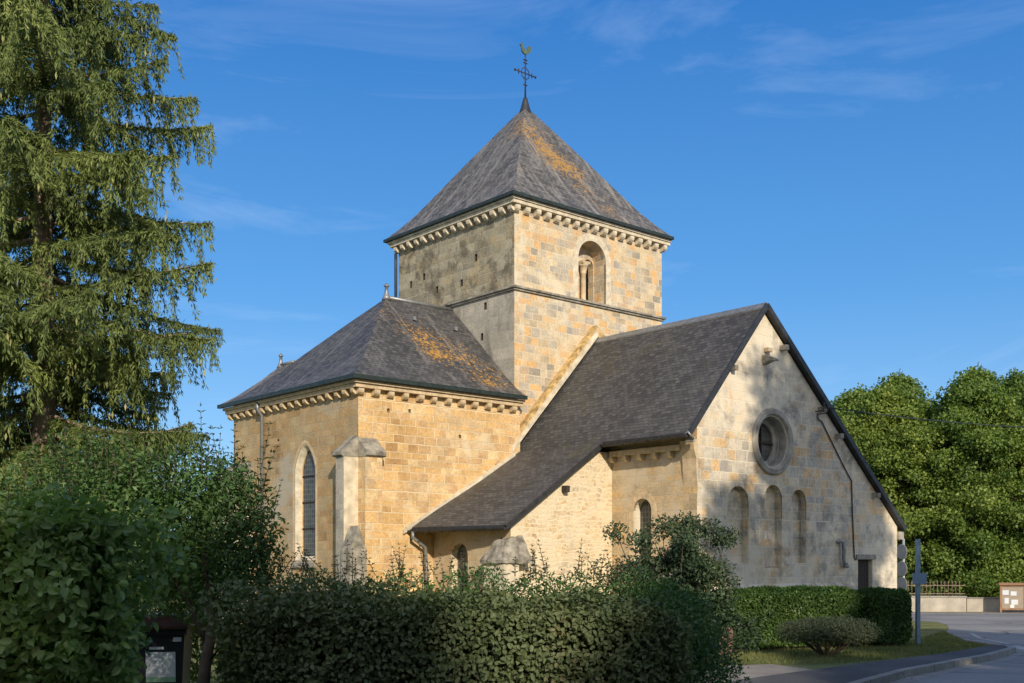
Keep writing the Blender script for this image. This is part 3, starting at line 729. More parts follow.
# oculus mouldings
mb = MB()
prof = [(1.06, .0), (1.06, -.05), (1.0, -.09), (.95, -.06), (.92, -.10), (.86, -.09), (.83, -.02), (.795, .06), (.78, .3)]
k = 48
vs = [(OC[0]+r*math.cos(2*math.pi*j/k), GV+d, OC[1]+r*math.sin(2*math.pi*j/k)) for r, d in prof for j in range(k)]
mb.add(vs, [(i*k+j, i*k+(j+1) % k, (i+1)*k+(j+1) % k, (i+1)*k+j) for i in range(len(prof)-1) for j in range(k)], 0, True)
M['ocstone'] = plain('grey_oculus_stone', (.36, .335, .29), .9, var=.4, scale=3)
ocf = mb.build('oculus_surround', M['ocstone'], trans, fix=True, shift=(0, 0, ZB))
mb = MB(); mb.prism([(OC[0]+.66*math.cos(2*math.pi*i/32), OC[1]+.66*math.sin(2*math.pi*i/32)) for i in range(32)], GV+.5, GV+.52, 'v'); cb(mb, 'oculus_glass', M['glass'], trans)
mb = MB()
vs = [(OC[0]+r*math.cos(2*math.pi*j/k), GV+d, OC[1]+r*math.sin(2*math.pi*j/k)) for r, d in ((.798, .36), (.62, .38), (.62, .50), (.798, .55)) for j in range(k)]
mb.add(vs, [(i*k+j, i*k+(j+1) % k, (i+1)*k+(j+1) % k, (i+1)*k+j) for i in range(3) for j in range(k)], 0, True); cb(mb, 'oculus_inner_ring', M['ocstone'], trans)
mb = MB(); mb.box(OC[0]-.03, OC[0]+.03, GV+.42, GV+.47, OC[1]-.62, OC[1]+.62); mb.box(OC[0]-.62, OC[0]+.62, GV+.43, GV+.46, OC[1]-.03, OC[1]+.03)
cb(mb, 'oculus_bars', M['iron'], trans)
# niche voussoirs
for (a_, b_, t_) in ((2.0, 3.05, 3.86), (3.86, 4.78, 3.98), (5.26, 6.12, 3.88)):
    mb = MB(); arch_ring(mb, 'v', arch(a_, b_, 2.9, t_), arch(a_-.13, b_+.13, 2.9, t_+.13), GV-.004, GV+.05); cb(mb, 'niche_arch', M['gable'], trans)
# door
mb = MB().box(9.22, 10.10, GV+.16, GV+.2, -.7, 1.6)
for i in range(7): mb.box(9.23+i*.125, 9.34+i*.125, GV+.14, GV+.16, -.7, 1.58)
door = cb(mb, 'side_door', M['wood'], trans)
mb = MB().box(9.06, 10.26, GV-.05, GV+.1, 1.625, 1.79); cb(mb, 'door_lintel', M['trimgrey'], trans)
# left window in bay
w = MB().prism(arch(-5.72, -4.98, .8, 3.5), WL+.3, WL+.33, 'u'); cb(w, 'arched_window', M['glass'], trans)
mb = MB(); arch_ring(mb, 'u', arch(-5.72, -4.98, .8, 3.5), arch(-5.92, -4.78, .8, 3.7), WL-.012, WL+.08); cb(mb, 'window_surround', M['trim'], trans)
# corner pier of the gable, weathered buttress remains
mb = MB().prism([(WL, -.9), (WL, 2.1), (WL-.28, 1.8), (WL-.62, 1.05), (WL-.62, -.9)], GV+.05, GV+.95, 'v'); cb(mb, 'buttress', M['trimgrey'], trans)
mb = MB().prism([(WL+.02, 3.6), (WL-.05, 4.2), (WL-.07, 4.6), (WL-.16, 4.85), (WL-.2, 5.12), (WL+.02, 5.16)], GV-.02, GV+.5, 'v'); cb(mb, 'kneeler_stone', M['trim'], trans)
mb = MB(); mb.box(WL-.2, WL-.002, GV+.5, -4.1, 4.86, 5.02)
bcor = cb(mb, 'bay_cornice', M['trim'])
corbels(bcor, [(WL, GV+.95+i*.6, 4.66, -math.pi/2) for i in range(5)], .18, .2, .2, M['trim'])
# low catslide block walls: v -4.05..-.45, u -3.7..WL
FV = -4.05
sl_b = (LZ-LLZ)/(LU-LLR)
def zlow(u): return LLZ+sl_b*(u-LLR)-.2
mb = MB()
prof_f = [(-3.68, -.9), (WL-.004, -.9), (WL-.004, 5.0), (.02, 5.0), (-.35, zlow(-.35)), (-3.68, LLZ-.02)]
mb.prism(prof_f, FV, -.308, 'v')
low = cb(mb, 'aisle_wall', [M['rubble'], M['bay']])
cs = [MB().prism(Z(arch(-2.05, -1.25, .5, 2.12)), -4.0, -3.3, 'u').build('c', [])]
cut(low, cs)
setmats(low, [M['rubble'], M['bay']], lambda c_, n_: 1 if n_.x < -.5 or (c_.x < -3.2 and n_.y > -.9) else 0)
w = MB().prism(arch(-2.05, -1.25, .5, 2.12), -3.45, -3.42, 'u'); cb(w, 'arched_window', M['glass'], low)
# buttress with weathered cap at the corner
mb = MB().box(-4.25, -3.66, FV-.35, FV+.55, -.9, 1.5); cb(mb, 'buttress', M['trimpale'], low)
mb = MB()
vs = [(-4.33, FV-.43, 1.5), (-3.2, FV-.43, 1.5), (-3.2, FV+.62, 1.5), (-4.33, FV+.62, 1.5), (-4.33, FV-.43, 1.6), (-3.2, FV-.43, 1.62), (-3.2, FV+.62, 1.62), (-4.33, FV+.62, 1.6),
      (-3.95, FV-.1, 2.2), (-3.3, FV-.1, 2.32), (-3.3, FV+.35, 2.32), (-3.95, FV+.35, 2.2)]
mb.add(vs, [(0, 3, 2, 1), (0, 1, 5, 4), (1, 2, 6, 5), (2, 3, 7, 6), (3, 0, 4, 7), (4, 5, 9, 8), (5, 6, 10, 9), (6, 7, 11, 10), (7, 4, 8, 11), (8, 9, 10, 11)])
o = cb(mb, 'buttress_cap', M['trimgrey'], low)
md = o.modifiers.new('s', 'SUBSURF'); md.subdivision_type = 'SIMPLE'; md.levels = 3; md.render_levels = 3
tx = bpy.data.textures.new('rough', 'CLOUDS'); tx.noise_scale = .25
md = o.modifiers.new('d', 'DISPLACE'); md.texture = tx; md.strength = .16
mb = MB().box(-1.63, -1.47, FV-.2, FV+.1, 3.66, 3.86); cb(mb, 'timber_stub', M['wood'], low)
# roof slabs
def slab(mb, top, th, mi=0, me_=1):
    """top: ordered quad/poly (ccw from above); thickness straight down"""
    n = len(top); vs = list(top)+[(a, b, c-th) for a, b, c in top]
    mb.add(vs, [tuple(range(n))], mi); mb.add([vs[i+n] for i in range(n)][::-1], [tuple(range(n))], me_)
    for i in range(n):
        j = (i+1) % n; mb.add([vs[i], vs[i+n], vs[j+n], vs[j]], [(0, 1, 2, 3)], me_)
mb = MB(); GO = GV-.16
NS = 7
# slightly undulating slopes: subdivided along v
def und(v, u): return .025*math.sin(v*1.3+u*.8)+.018*math.sin(v*2.7+1.+u)
def roof_patch(mb, u0, z0, u1, z1, v0, v1, nu=6, nv=8, rear0=None, rear1=None, front0=None, front1=None):
    vs = []
    for i in range(nv+1):
        tv = i/nv; v = v0+(v1-v0)*tv
        a0 = u0 if front0 is None else front0+(rear0-front0)*tv
        a1 = u1 if front1 is None else front1+(rear1-front1)*tv
        for j in range(nu+1):
            t_ = j/nu; u = a0+(a1-a0)*t_; z = z0+(z1-z0)*t_
            bell = math.sin(t_*math.pi)*(.0)
            vs.append((u, v, z+und(v, u)*math.sin(max(0.02, min(1, t_*1.0))*math.pi)-bell))
    fs = [(i*(nu+1)+j, i*(nu+1)+j+1, (i+1)*(nu+1)+j+1, (i+1)*(nu+1)+j) for i in range(nv) for j in range(nu)]
    mb.add(vs, fs, 0)
RV = -.02
roof_patch(mb, RU, RZ, LU, LZ, GO, RV)
roof_patch(mb, LU, LZ, -4, LLZ, FV-.14, -.31, nu=7, front0=LU, rear0=LU, front1=LLF, rear1=LLR)
roof_patch(mb, RU, RZ, QU, QZ, GO, RV)
# soffits and rakes
U = T_
mb.add([(RU, GO, RZ-U), (LU, GO, LZ-U), (LU, RV, LZ-U), (RU, RV, RZ-U)], [(0, 1, 2, 3)], 1)
mb.add([(RU, GO, RZ-U), (QU, GO, QZ-U), (QU, RV, QZ-U), (RU, RV, RZ-U)], [(0, 1, 2, 3)], 1)
mb.add([(LU, FV-.14, LZ-U), (LLF, FV-.14, LLZ-U), (LLR, -.31, LLZ-U), (LU, -.31, LZ-U)], [(0, 1, 2, 3)], 1)
mb.add([(LU, GO, LZ-U), (LU, GO, LZ), (LU, FV-.14, LZ), (LU, FV-.14, LZ-U)], [(0, 1, 2, 3)], 1)
mb.add([(LLF, FV-.14, LLZ-U), (LLF, FV-.14, LLZ), (LLR, -.31, LLZ), (LLR, -.31, LLZ-U)], [(0, 1, 2, 3)], 1)
mb.add([(QU, GO, QZ-U), (QU, GO, QZ), (QU, RV, QZ), (QU, RV, QZ-U)], [(0, 1, 2, 3)], 1)
mb.add([(RU, GO, RZ-U), (RU, GO, RZ), (LU, GO, LZ), (LU, GO, LZ-U)], [(0, 1, 2, 3)], 1)
mb.add([(RU, GO, RZ-U), (RU, GO, RZ), (QU, GO, QZ), (QU, GO, QZ-U)], [(0, 1, 2, 3)], 1)
mb.add([(LU, FV-.14, LZ-U), (LU, FV-.14, LZ), (LLF, FV-.14, LLZ), (LLF, FV-.14, LLZ-U)], [(0, 1, 2, 3)], 1)
mb.add([(LU, -.31, LZ-U), (LU, -.31, LZ), (LLR, -.31, LLZ), (LLR, -.31, LLZ-U)], [(0, 1, 2, 3)], 1)
nroof = mb.build('transept_roof', [M['slate_n'], M['zincdark']], church, fix=False, shift=(0, 0, ZB))
for f in nroof.data.polygons: pass
mb = MB()  # verge boards, slim dark
def bar(mb, a, b, w, h):
    """rectangular bar between two points in a v-plane"""
    a = Vector(a); b = Vector(b); d = (b-a).normalized(); up = Vector((0, 1, 0)).cross(d).normalized()
    if up.z < 0: up = -up
    y = Vector((0, 1, 0))
    vs = [p+up*s_*h+y*t_*w for p in (a, b) for s_ in (-1, 1) for t_ in (-1, 1)]
    mb.add(vs, [(0, 1, 3, 2), (4, 6, 7, 5), (0, 4, 5, 1), (2, 3, 7, 6), (0, 2, 6, 4), (1, 5, 7, 3)])
bar(mb, (RU, GO-.02, RZ-.05), (QU+.05, GO-.02, QZ-.09), .035, .085)
bar(mb, (RU, GO-.02, RZ-.05), (LU-.03, GO-.02, LZ-.09), .035, .085)
bar(mb, (LU+.1, FV-.16, LZ-.02), (LLF-.03, FV-.16, LLZ-.07), .03, .075)
cb(mb, 'verge_board', M['zincdark'], nroof)
def gutter(p, q, r=.085, name='gutter', parent=nroof):
    mb = MB(); k = 7
    p = Vector(p); q = Vector(q)
    d = (q-p).normalized(); side = d.cross(Vector((0, 0, 1)))
    vs = []
    for rr_ in (r, r-.012):
        for e_ in (p, q):
            for j in range(k+1):
                th = math.pi+math.pi*j/k; vs.append(e_+side*rr_*math.cos(th)+Vector((0, 0, 1))*rr_*math.sin(th))
    n_ = k+1
    fs = [(j, j+1, n_+j+1, n_+j) for j in range(k)]+[(2*n_+j, 3*n_+j, 3*n_+j+1, 2*n_+j+1) for j in range(k)]
    fs += [(0, n_, 3*n_, 2*n_), (k, 2*n_+k, 3*n_+k, n_+k)]
    fs += [tuple(range(n_)), tuple(range(n_, 2*n_))]
    mb.add(vs, fs, 0, False)
    L_ = (q-p).length; m_ = int(L_/.45)
    for i in range(m_+1):
        c_ = p+(q-p)*(i/m_); pts_ = [c_+side*(r+.006)*math.cos(th)+Vector((0, 0, 1))*(r+.006)*math.sin(th) for th in [math.pi+math.pi*j/6 for j in range(7)]]
        mb.tube(pts_, .009, 4)
    return cb(mb, name, M['zincdark'], parent)
gutter((LU-.09, GO-.02, LZ-.07), (LU-.09, FV-.1, LZ-.10))
gutter((LLF-.10, FV-.2, LLZ-.07), (LLR-.10, -.31, LLZ-.10))
mb = MB().tube([(LU-.07, GO+.12, LZ-.1), (LU-.1, GO-.06, LZ-.0), (LU+.1, GO-.1, LZ-.2)], .04, 6); cb(mb, 'gutter_outlet', M['zincgrey'], nroof)
mb = MB().tube([(LLR-.1, -.6, LLZ-.14), (LLR-.1, -.6, LLZ-.32), (-4.2, -.58, LLZ-.62), (-4.15, -.58, 1.2), (-4.15, -.58, -.4)], .055, 8); cb(mb, 'downpipe', M['zincgrey'], nroof)
# ridge tiles
mb = MB()
for i in range(17):
    v0 = GO+i*(RV-GO)/17; v1 = GO+(i+1)*(RV-GO)/17-.02
    mb.prism([(RU-.17, RZ-.14), (RU, RZ+.05), (RU+.17, RZ-.10), (RU+.16, RZ-.16), (RU, RZ-.03), (RU-.15, RZ-.2)], v0, v1, 'v')
cb(mb, 'ridge_tiles', M['zincgrey'], nroof)
# raised coping along tower and choir wall, with moss
mb = MB()
def coping(mb, a, b, v0, v1, up, dn):
    (u0, z0), (u1, z1) = a, b
    mb.prism([(u0, z0-dn), (u0, z0+up), (u1, z1+up), (u1, z1-dn)], v0, v1, 'v')
coping(mb, (RU, RZ+.42), (LU-.37, LZ+.20), -.26, -.006, .10, .26)
coping(mb, (RU, RZ+.42), (RU+2.2, RZ-1.3), -.26, -.006, .10, .26)
cb(mb, 'upper_coping', M['moss'], nroof)
mb = MB(); coping(mb, (LU-.30, LZ-.09), (LLR-.28, LLZ-.09), -.40, -.302, .02, .12)
cb(mb, 'lower_coping', M['trimpale'], nroof)
mb = MB(); mb.prism([(RU, RZ+.10), (LU-.37, LZ-.08), (LU-.37, LZ+.14), (RU, RZ+.36)], -.33, -.262, 'v'); cb(mb, 'flashing', M['trimpale'], nroof)
# slab of stone weathering beside the coping (mossy band on the choir wall)
# brackets, pulley stone, insulators, cable, wall lamp on the gable
for (t_) in (.12, .38, .5, .78):
    u = RU+(QU-RU)*t_; z = RZ+(QZ-RZ)*t_-.42
    cb(MB().box(u-.09, u+.09, GV-.24, GV+.02, z-.09, z+.07), 'purlin_end', M['trimgrey'], trans)  # grey stone colour stands in for shadow on these ends
for (t_) in (.42, .96):
    u = RU+(LU-RU)*t_; z = RZ+(LZ-RZ)*t_-.36
    cb(MB().box(u-.08, u+.08, GV-.22, GV+.02, z-.08, z+.06), 'purlin_end', M['trimgrey'], trans)  # same shadow tone put into the stone colour
cb(MB().prism([(GV+.02, 7.72), (GV+.02, 8.0), (GV-.12, 8.0), (GV-.42, 7.86), (GV-.46, 7.78), (GV-.3, 7.80)], 3.72, 3.98, 'u'), 'pulley_stone', M['trimgrey'], trans)  # darker stone colour stands in for shadow here
cb(MB().box(3.82, 4.06, GV-.16, GV+.02, 8.12, 8.24), 'pulley_stone', M['trim'], trans)
mb = MB()
for du in (0, .22): mb.tube([(6.65+du, GV, 6.5-du*.3), (6.65+du, GV-.3, 6.5-du*.3), (6.65+du, GV-.32, 6.68-du*.3)], .02, 5); mb.lathe([(.03, 0), (.055, .03), (.03, .07), (.05, .1), (.02, .13)], (6.65+du, GV-.32, 6.64-du*.3), 8)
cb(mb, 'insulator', M['zincdark'], trans)
mb = MB(); cpts = [(6.7, GV-.05, 6.45), (6.72, GV-.05, 6.25), (6.95, GV-.04, 6.2), (7.6, GV-.035, 5.5), (8.3, GV-.035, 4.75), (8.75, GV-.035, 4.3), (8.8, GV-.035, 3.2), (8.92, GV-.035, 1.7), (9.0, GV-.035, 1.6)]
mb.tube(cpts, .022, 5); cb(mb, 'cable', M['zincdark'], trans)
mb = MB().tube([(7.85, GV, 2.2), (7.95, GV-.1, 2.24), (8.08, GV-.14, 2.2), (8.12, GV-.14, 1.9), (8.1, GV-.13, 1.62), (8.2, GV-.12, 1.4), (8.38, GV-.1, 1.38), (8.42, GV-.05, 1.5)], [.05, .06, .06, .075, .06, .07, .07, .03], 8)
cb(mb, 'vent_elbow', M['zincgrey'], trans)
mb = MB().box(-.2, .12, 0, .3, -.16, .12); o = mb.build('corner_bracket', M['ocstone'], trans, shift=(11.95, GV-.1, 2.5+ZB))
# small window-side stone patch etc: low plinth of the gable
mb = MB().prism([(GV, -.9), (GV-.12, -.9), (GV-.12, .7), (GV, .85)], WL+.02, 9.0, 'u'); cb(mb, 'plinth', M['gable'], trans)

# ------------------------------------------------------------ foliage materials
M['hornbeam'] = leafmat('broad_hedge_leaves', (.12, .19, .06), (.25, .35, .12), (.38, .42, .16), .35, .42, 1.2)
M['laurel'] = leafmat('shrub_leaves', (.05, .115, .04), (.105, .19, .06), (.22, .26, .09), .3, .45, 1.5)
M['brownleaf'] = leafmat('dusty_brown_hedge_leaves', (.075, .11, .05), (.15, .185, .085), (.28, .24, .14), .25, .6, .8)
M['darkshrub'] = leafmat('dark_shrub_leaves', (.035, .065, .035), (.075, .12, .06), (.17, .18, .09), .2, .5, 1.5)
M['yellowgreen'] = leafmat('sunny_shrub_leaves', (.11, .15, .035), (.19, .24, .06), (.28, .30, .10), .35, .5, 1.)
M['boxhedge'] = leafmat('trimmed_hedge_leaves', (.035, .08, .02), (.08, .15, .032), (.17, .25, .055), .25, .45, .9)
M['juniper'] = leafmat('low_shrub_leaves', (.035, .055, .03), (.07, .09, .05), (.13, .12, .08), .1, .7, 1.5)
M['spruce1'] = leafmat('spruce_needles', (.075, .112, .036), (.175, .225, .062), (.30, .34, .10), .12, .6, .6)
M['spruce2'] = leafmat('spruce_cones', (.26, .28, .11), (.36, .34, .15), None, .1, .6, .5)
M['deadtwig'] = leafmat('dead_twigs', (.16, .12, .09), (.28, .22, .17), None, .0, .8, .5)
M['tree1'] = leafmat('deciduous_leaves', (.065, .13, .032), (.18, .255, .05), (.33, .38, .09), .3, .5, .3)
M['tree2'] = leafmat('deciduous_leaves_pale', (.08, .145, .033), (.22, .29, .058), (.36, .38, .10), .3, .5, .3)
M['tree3'] = leafmat('deciduous_leaves_dark', (.05, .105, .027), (.13, .20, .04), (.25, .31, .07), .3, .5, .3)
M['blades'] = leafmat('grass_blades', (.10, .13, .04), (.19, .20, .07), (.34, .30, .14), .25, .7, .7)

def hedge(x0, x1, y0, y1, z0, z1, n, ll, lw, m, lump=.12, deep=.25, rot=0, origin=None, six=False, sides='fblrt', core=.16, taper=0., power=5., name='leaves', parent=None):
    """trimmed box hedge in local coordinates"""
    area = dict(f=(x1-x0)*(z1-z0), b=(x1-x0)*(z1-z0), l=(y1-y0)*(z1-z0), r=(y1-y0)*(z1-z0), t=(x1-x0)*(y1-y0))
    tot = sum(area[k] for k in sides); P = []; Nn = []
    for k in sides:
        c = max(1, int(n*area[k]/tot)); a, b = rng.random(c), rng.random(c)
        if k in 'fb': p = np.stack([x0+(x1-x0)*a, np.full(c, y0 if k == 'f' else y1), z0+(z1-z0)*b], 1); q = (0, -1 if k == 'f' else 1, 0)
        elif k in 'lr': p = np.stack([np.full(c, x0 if k == 'l' else x1), y0+(y1-y0)*a, z0+(z1-z0)*b], 1); q = (-1 if k == 'l' else 1, 0, 0)
        else: p = np.stack([x0+(x1-x0)*a, y0+(y1-y0)*b, np.full(c, z1)], 1); q = (0, 0, 1)
        P.append(p); Nn.append(np.tile(q, (c, 1)))
    P = np.concatenate(P); Nn = np.concatenate(Nn).astype(float)
    cc = np.array([(x0+x1)/2, (y0+y1)/2, (z0+z1)/2]); hh = np.array([(x1-x0)/2, (y1-y0)/2, (z1-z0)/2])
    rel = (P-cc)/hh; rr = np.maximum(0, np.abs(rel)-.0); mag = (rr**power).sum(1)**(1/power)
    P = cc+rel/mag[:, None]*hh
    if taper: P[:, :2] = cc[:2]+(P[:, :2]-cc[:2])*(1-taper*(P[:, 2:3]-z0)/(z1-z0))
    P -= Nn*rng.exponential(deep*.35, (len(P), 1)).clip(0, deep*1.6)
    P += Nn*(vnoise(P, 3.2)*lump+vnoise(P+7, 9.)*lump*.4)[:, None]
    D = norm(Nn*.5+rnd(len(P), .7)+np.array([0, 0, -.25])); NN = norm(Nn+rnd(len(P), .45)+np.array([0, 0, .35]))
    s = rng.uniform(.65, 1.25, len(P))
    V, F = leaves(P, D, NN, ll*s, lw*s, six=six)
    o = np_mesh(name, V, F, m, parent)
    if core:
        c = core+lump*.6
        cbm = MB().box(x0+c, x1-c, y0+c, y1-c, z0-.05, z1-c); cbm.build('shade_core', M['shadecore'], parent, uv=False)  # added opaque dark box inside the leaves, blocks light and reads as shade
    return o
def shoots(parent, bases, hmin, hmax, ll, lw, m, lean=.25, pair=.055, name='shoot_leaves', six=False):
    mb = MB(); C, D, Nn, Ls = [], [], [], []
    for b in bases:
        h = random.uniform(hmin, hmax); d = Vector((random.gauss(0, lean), random.gauss(0, lean), 1)).normalized(); b = Vector(b)
        p = [b+d*h*t+Vector((0, 0, -.06*h*t*t)) for t in (0, .5, 1)]
        mb.tube(p, [.006, .004, .002], 4, cap=False)
        kk = int(h/pair)
        for i in range(kk):
            t = (i+1)/kk; c = b+d*h*t; ph = i*1.57+random.random()*.6
            for s_ in (0, math.pi):
                a = Vector((math.cos(ph+s_), math.sin(ph+s_), random.uniform(.3, .9)))
                C.append(c); D.append(a); Nn.append((random.gauss(0, .3), random.gauss(0, .3), 1)); Ls.append(random.uniform(.7, 1.1)*(1.1-.45*t))
        C.append(b+d*h); D.append(d); Nn.append((1, 0, 0)); Ls.append(.6)
    Ls = np.array(Ls)
    V, F = leaves(np.array(C), np.array(D, float), np.array(Nn, float), ll*Ls, lw*Ls, six=six)
    V, F, mi = join_leaf([(V, F, 0), (np.array([tuple(q) for q in mb.v]), np.array(mb.f), 1)])
    np_mesh(name, V, F, [m, M['bark']], parent, mi)
def blob(parent, clumps, n_per, ll, lw, m, name='leaves', six=False, hollow=.5, droop=-.1, up=.35):
    """clumps: (x,y,z,rx,ry,rz)"""
    Vp = []; k = 0; Cs, Ds, Ns, Ss = [], [], [], []
    for (x, y, z, rx, ry, rz) in clumps:
        n = int(n_per*(rx*ry*rz)**(2/3.)); q = norm(rnd(n)); r = 1-hollow*rng.random(n)**1.6
        r *= 1+.18*vnoise(q*2+x, 1.6)
        Cs.append(np.array([x, y, z])+q*r[:, None]*np.array([rx, ry, rz])); Ds.append(norm(q*.5+rnd(n, .6)+np.array([0, 0, droop]))); Ns.append(norm(q*.8+rnd(n, .5)+np.array([0, 0, up]))); Ss.append(rng.uniform(.65, 1.25, n))
    C = np.concatenate(Cs); s = np.concatenate(Ss)
    V, F = leaves(C, np.concatenate(Ds), np.concatenate(Ns), ll*s, lw*s, six=six)
    return np_mesh(name, V, F, m, parent)

# ------------------------------------------------------------ the spruce
def spruce():
    x0, y0 = -9.15, 21.5
    root = empty('spruce_tree', (x0, y0, gz(x0, y0)), 0, 'tall spruce with hanging branchlets left of the church', 'tree')
    H = 21.
    mb = MB(); mb.tube([(0, 0, -.3), (.03, 0, 3), (-.03, .02, 8), (0, 0, 14), (0, 0, H)], [.34, .25, .18, .11, .02], 12)
    mb.build('trunk', M['barkred'], root, uv=False)
    C, D, Nn, Ln, Wd = [], [], [], [], []
    C2, D2, N2, L2, W2 = [], [], [], [], []
    C3, D3, N3, L3 = [], [], [], []
    bm_ = MB()
    z = 2.2
    while z < H-.3:
        detail = 1. if z < 15 else .45
        nb = random.choice((5, 5, 6) if z < 9 else (4, 5, 5)) if z < 18 else 4
        a0 = random.random()*6.28
        for k in range(nb):
            az = a0+k*2*math.pi/nb+random.gauss(0, .22)
            fr = (z-2.)/(H-2.)
            Lb = min(3.6, 6.2*(1-fr)**1.03)*min(1., .48+.07*z)*random.choice((random.uniform(.55, .8), random.uniform(.75, .98), random.uniform(.9, 1.14)))
            Lb = max(.3, Lb)
            dip = random.uniform(.05, .5); rise = random.uniform(.05, .14)
            side = random.gauss(0, .05)
            n = 10
            ts = np.linspace(0, 1, n); r = ts*Lb
            zz = z-dip*r+rise*r**2*.55-.05*np.sin(ts*3.1)
            aa = az+side*r
            zz = zz+random.gauss(0, .22)
            P = np.stack([r*np.cos(aa), r*np.sin(aa), zz], 1)
            bm_.tube([tuple(p) for p in P[::3]], [max(.008, .035*(1-t_)*Lb/3+.008) for t_ in ts[::3]], 4, cap=False)
            # twig bases along the branch, fan both sides
            sp = .075/detail
            m_ = int(Lb/sp)
            dead = random.random() < .02
            for i in range(m_):
                t = .12+.88*(i+random.random()*.5)/m_
                p = np.array([np.interp(t, ts, P[:, j]) for j in range(3)])
                fan = (.62*math.sin(min(1, t*1.15)*math.pi)**.6+.10)*min(1, Lb/2.2)
                for sgn in (-1, 1):
                    if random.random() < .12: continue
                    w = fan*random.uniform(.45, 1.)
                    an = az+sgn*(random.uniform(.7, 1.25))
                    dh = np.array([math.cos(an), math.sin(an), 0])
                    hang = random.uniform(.10, .40)*(1 if random.random() < .68 else 2.6)*min(1, .45+Lb/3.)
                    # path: out then down
                    path = [p]
                    st_ = 3
                    q = p.copy()
                    for s_ in range(st_): q = q+dh*w/st_+np.array([0, 0, -.05*w*(s_+1)]); path.append(q.copy())
                    nh = max(1, int(hang/.10))
                    for s_ in range(nh): q = q+np.array([random.gauss(0, .012), random.gauss(0, .012), -hang/nh])+dh*.02; path.append(q.copy())
                    path = np.array(path); seg = path[1:]-path[:-1]; sl_ = np.linalg.norm(seg, axis=1)
                    if dead:
                        C3.append(path[:-1]); D3.append(seg); N3.append(rnd(len(seg))); L3.append(sl_*1.15); continue
                    for rep in range(7 if detail == 1 else 2):
                        jit = rnd(len(seg), .02)
                        C.append(path[:-1]+jit); D.append(norm(seg)+rnd(len(seg), .42)); Nn.append(rnd(len(seg))); Ln.append(sl_*.5+.065); Wd.append(np.full(len(seg), .025 if detail == 1 else .06))
                    if random.random() < .05 and t > .3:
                        for q_ in range(2):
                            C2.append((path[-1]+rnd(1, .05)[0])[None]); D2.append(np.array([[0, 0, -1.]])+rnd(1, .08)); N2.append(rnd(1)); L2.append(np.array([.15])); W2.append(np.array([.045]))
        z += random.uniform(.34, .52)*(1 if z < 15 else 1.3)
    parts = []
    V, F = leaves(np.concatenate(C), np.concatenate(D), np.concatenate(Nn), np.concatenate(Ln), np.concatenate(Wd), fold=.1, curl=.03); parts.append((V, F, 0))
    V, F = leaves(np.concatenate(C2), np.concatenate(D2), np.concatenate(N2), np.concatenate(L2), np.concatenate(W2), fold=.1, curl=0); parts.append((V, F, 1))
    if C3:
        V, F = leaves(np.concatenate(C3), np.concatenate(D3), np.concatenate(N3), np.concatenate(L3), .02, fold=.1, curl=0); parts.append((V, F, 2))
    parts.append((np.array([tuple(q) for q in bm_.v]), np.array(bm_.f), 3))
    V, F, mi = join_leaf(parts)
    np_mesh('needled_boughs', V, F, [M['spruce1'], M['spruce2'], M['deadtwig'], M['barkred']], root, mi)
    print('spruce quads', len(F))
spruce()

# ------------------------------------------------------------ near shrubs and hedges
hb = empty('hornbeam_hedge', (-4.6, 8.2, gz(0, 8.2)), 0, 'tall dense hedge with big oval leaves in the lower left foreground', 'hedge')
hedge(-3., 1.93, -.95, -.1, .0, 2.1, 36000, .082, .052, M['hornbeam'], lump=.2, deep=.5, six=True, parent=hb, core=.28, power=11.)
blob(hb, [(random.uniform(1.1, 1.8), random.uniform(-.6, -.2), random.uniform(.9, 2.0), .26, .3, .3) for _ in range(9)]+[(random.uniform(-2, 1.9), random.uniform(-.6, -.1), 2.05, .38, .3, .25) for _ in range(12)]+[(2.0, -.3, 1.75, .3, .3, .32), (1.9, -.4, 1.95, .35, .3, .25)], 2300, .075, .047, M['hornbeam'], name='outer_leaves', six=True, hollow=.9)
shoots(hb, [(random.uniform(-2.6, 1.75), random.uniform(-.7, -.3), random.uniform(1.95, 2.15)) for _ in range(34)], .15, .4, .075, .045, M['hornbeam'], six=True)

ys_ = empty('sunny_shrub', (-5.3, 13.6, gz(0, 13.6)), 0, 'yellow green shrub catching the sun between the big leaved hedge and the spruce', 'shrub')
cl = [(random.uniform(-2.6, 1.8), random.uniform(-.6, .5), random.uniform(.6, 2.12), random.uniform(.45, .7), random.uniform(.4, .6), random.uniform(.45, .7)) for _ in range(26)]
blob(ys_, cl, 3600, .07, .04, M['yellowgreen'])
shoots(ys_, [(random.uniform(-2.7, 2.1), random.uniform(-.5, .4), random.uniform(2.15, 2.55)) for _ in range(70)], .3, .85, .085, .04, M['yellowgreen'])
MB().tube([(-.4, 0, -.1), (-.5, 0, 1.6)], [.06, .04], 7).build('stem', M['bark'], ys_, uv=False)

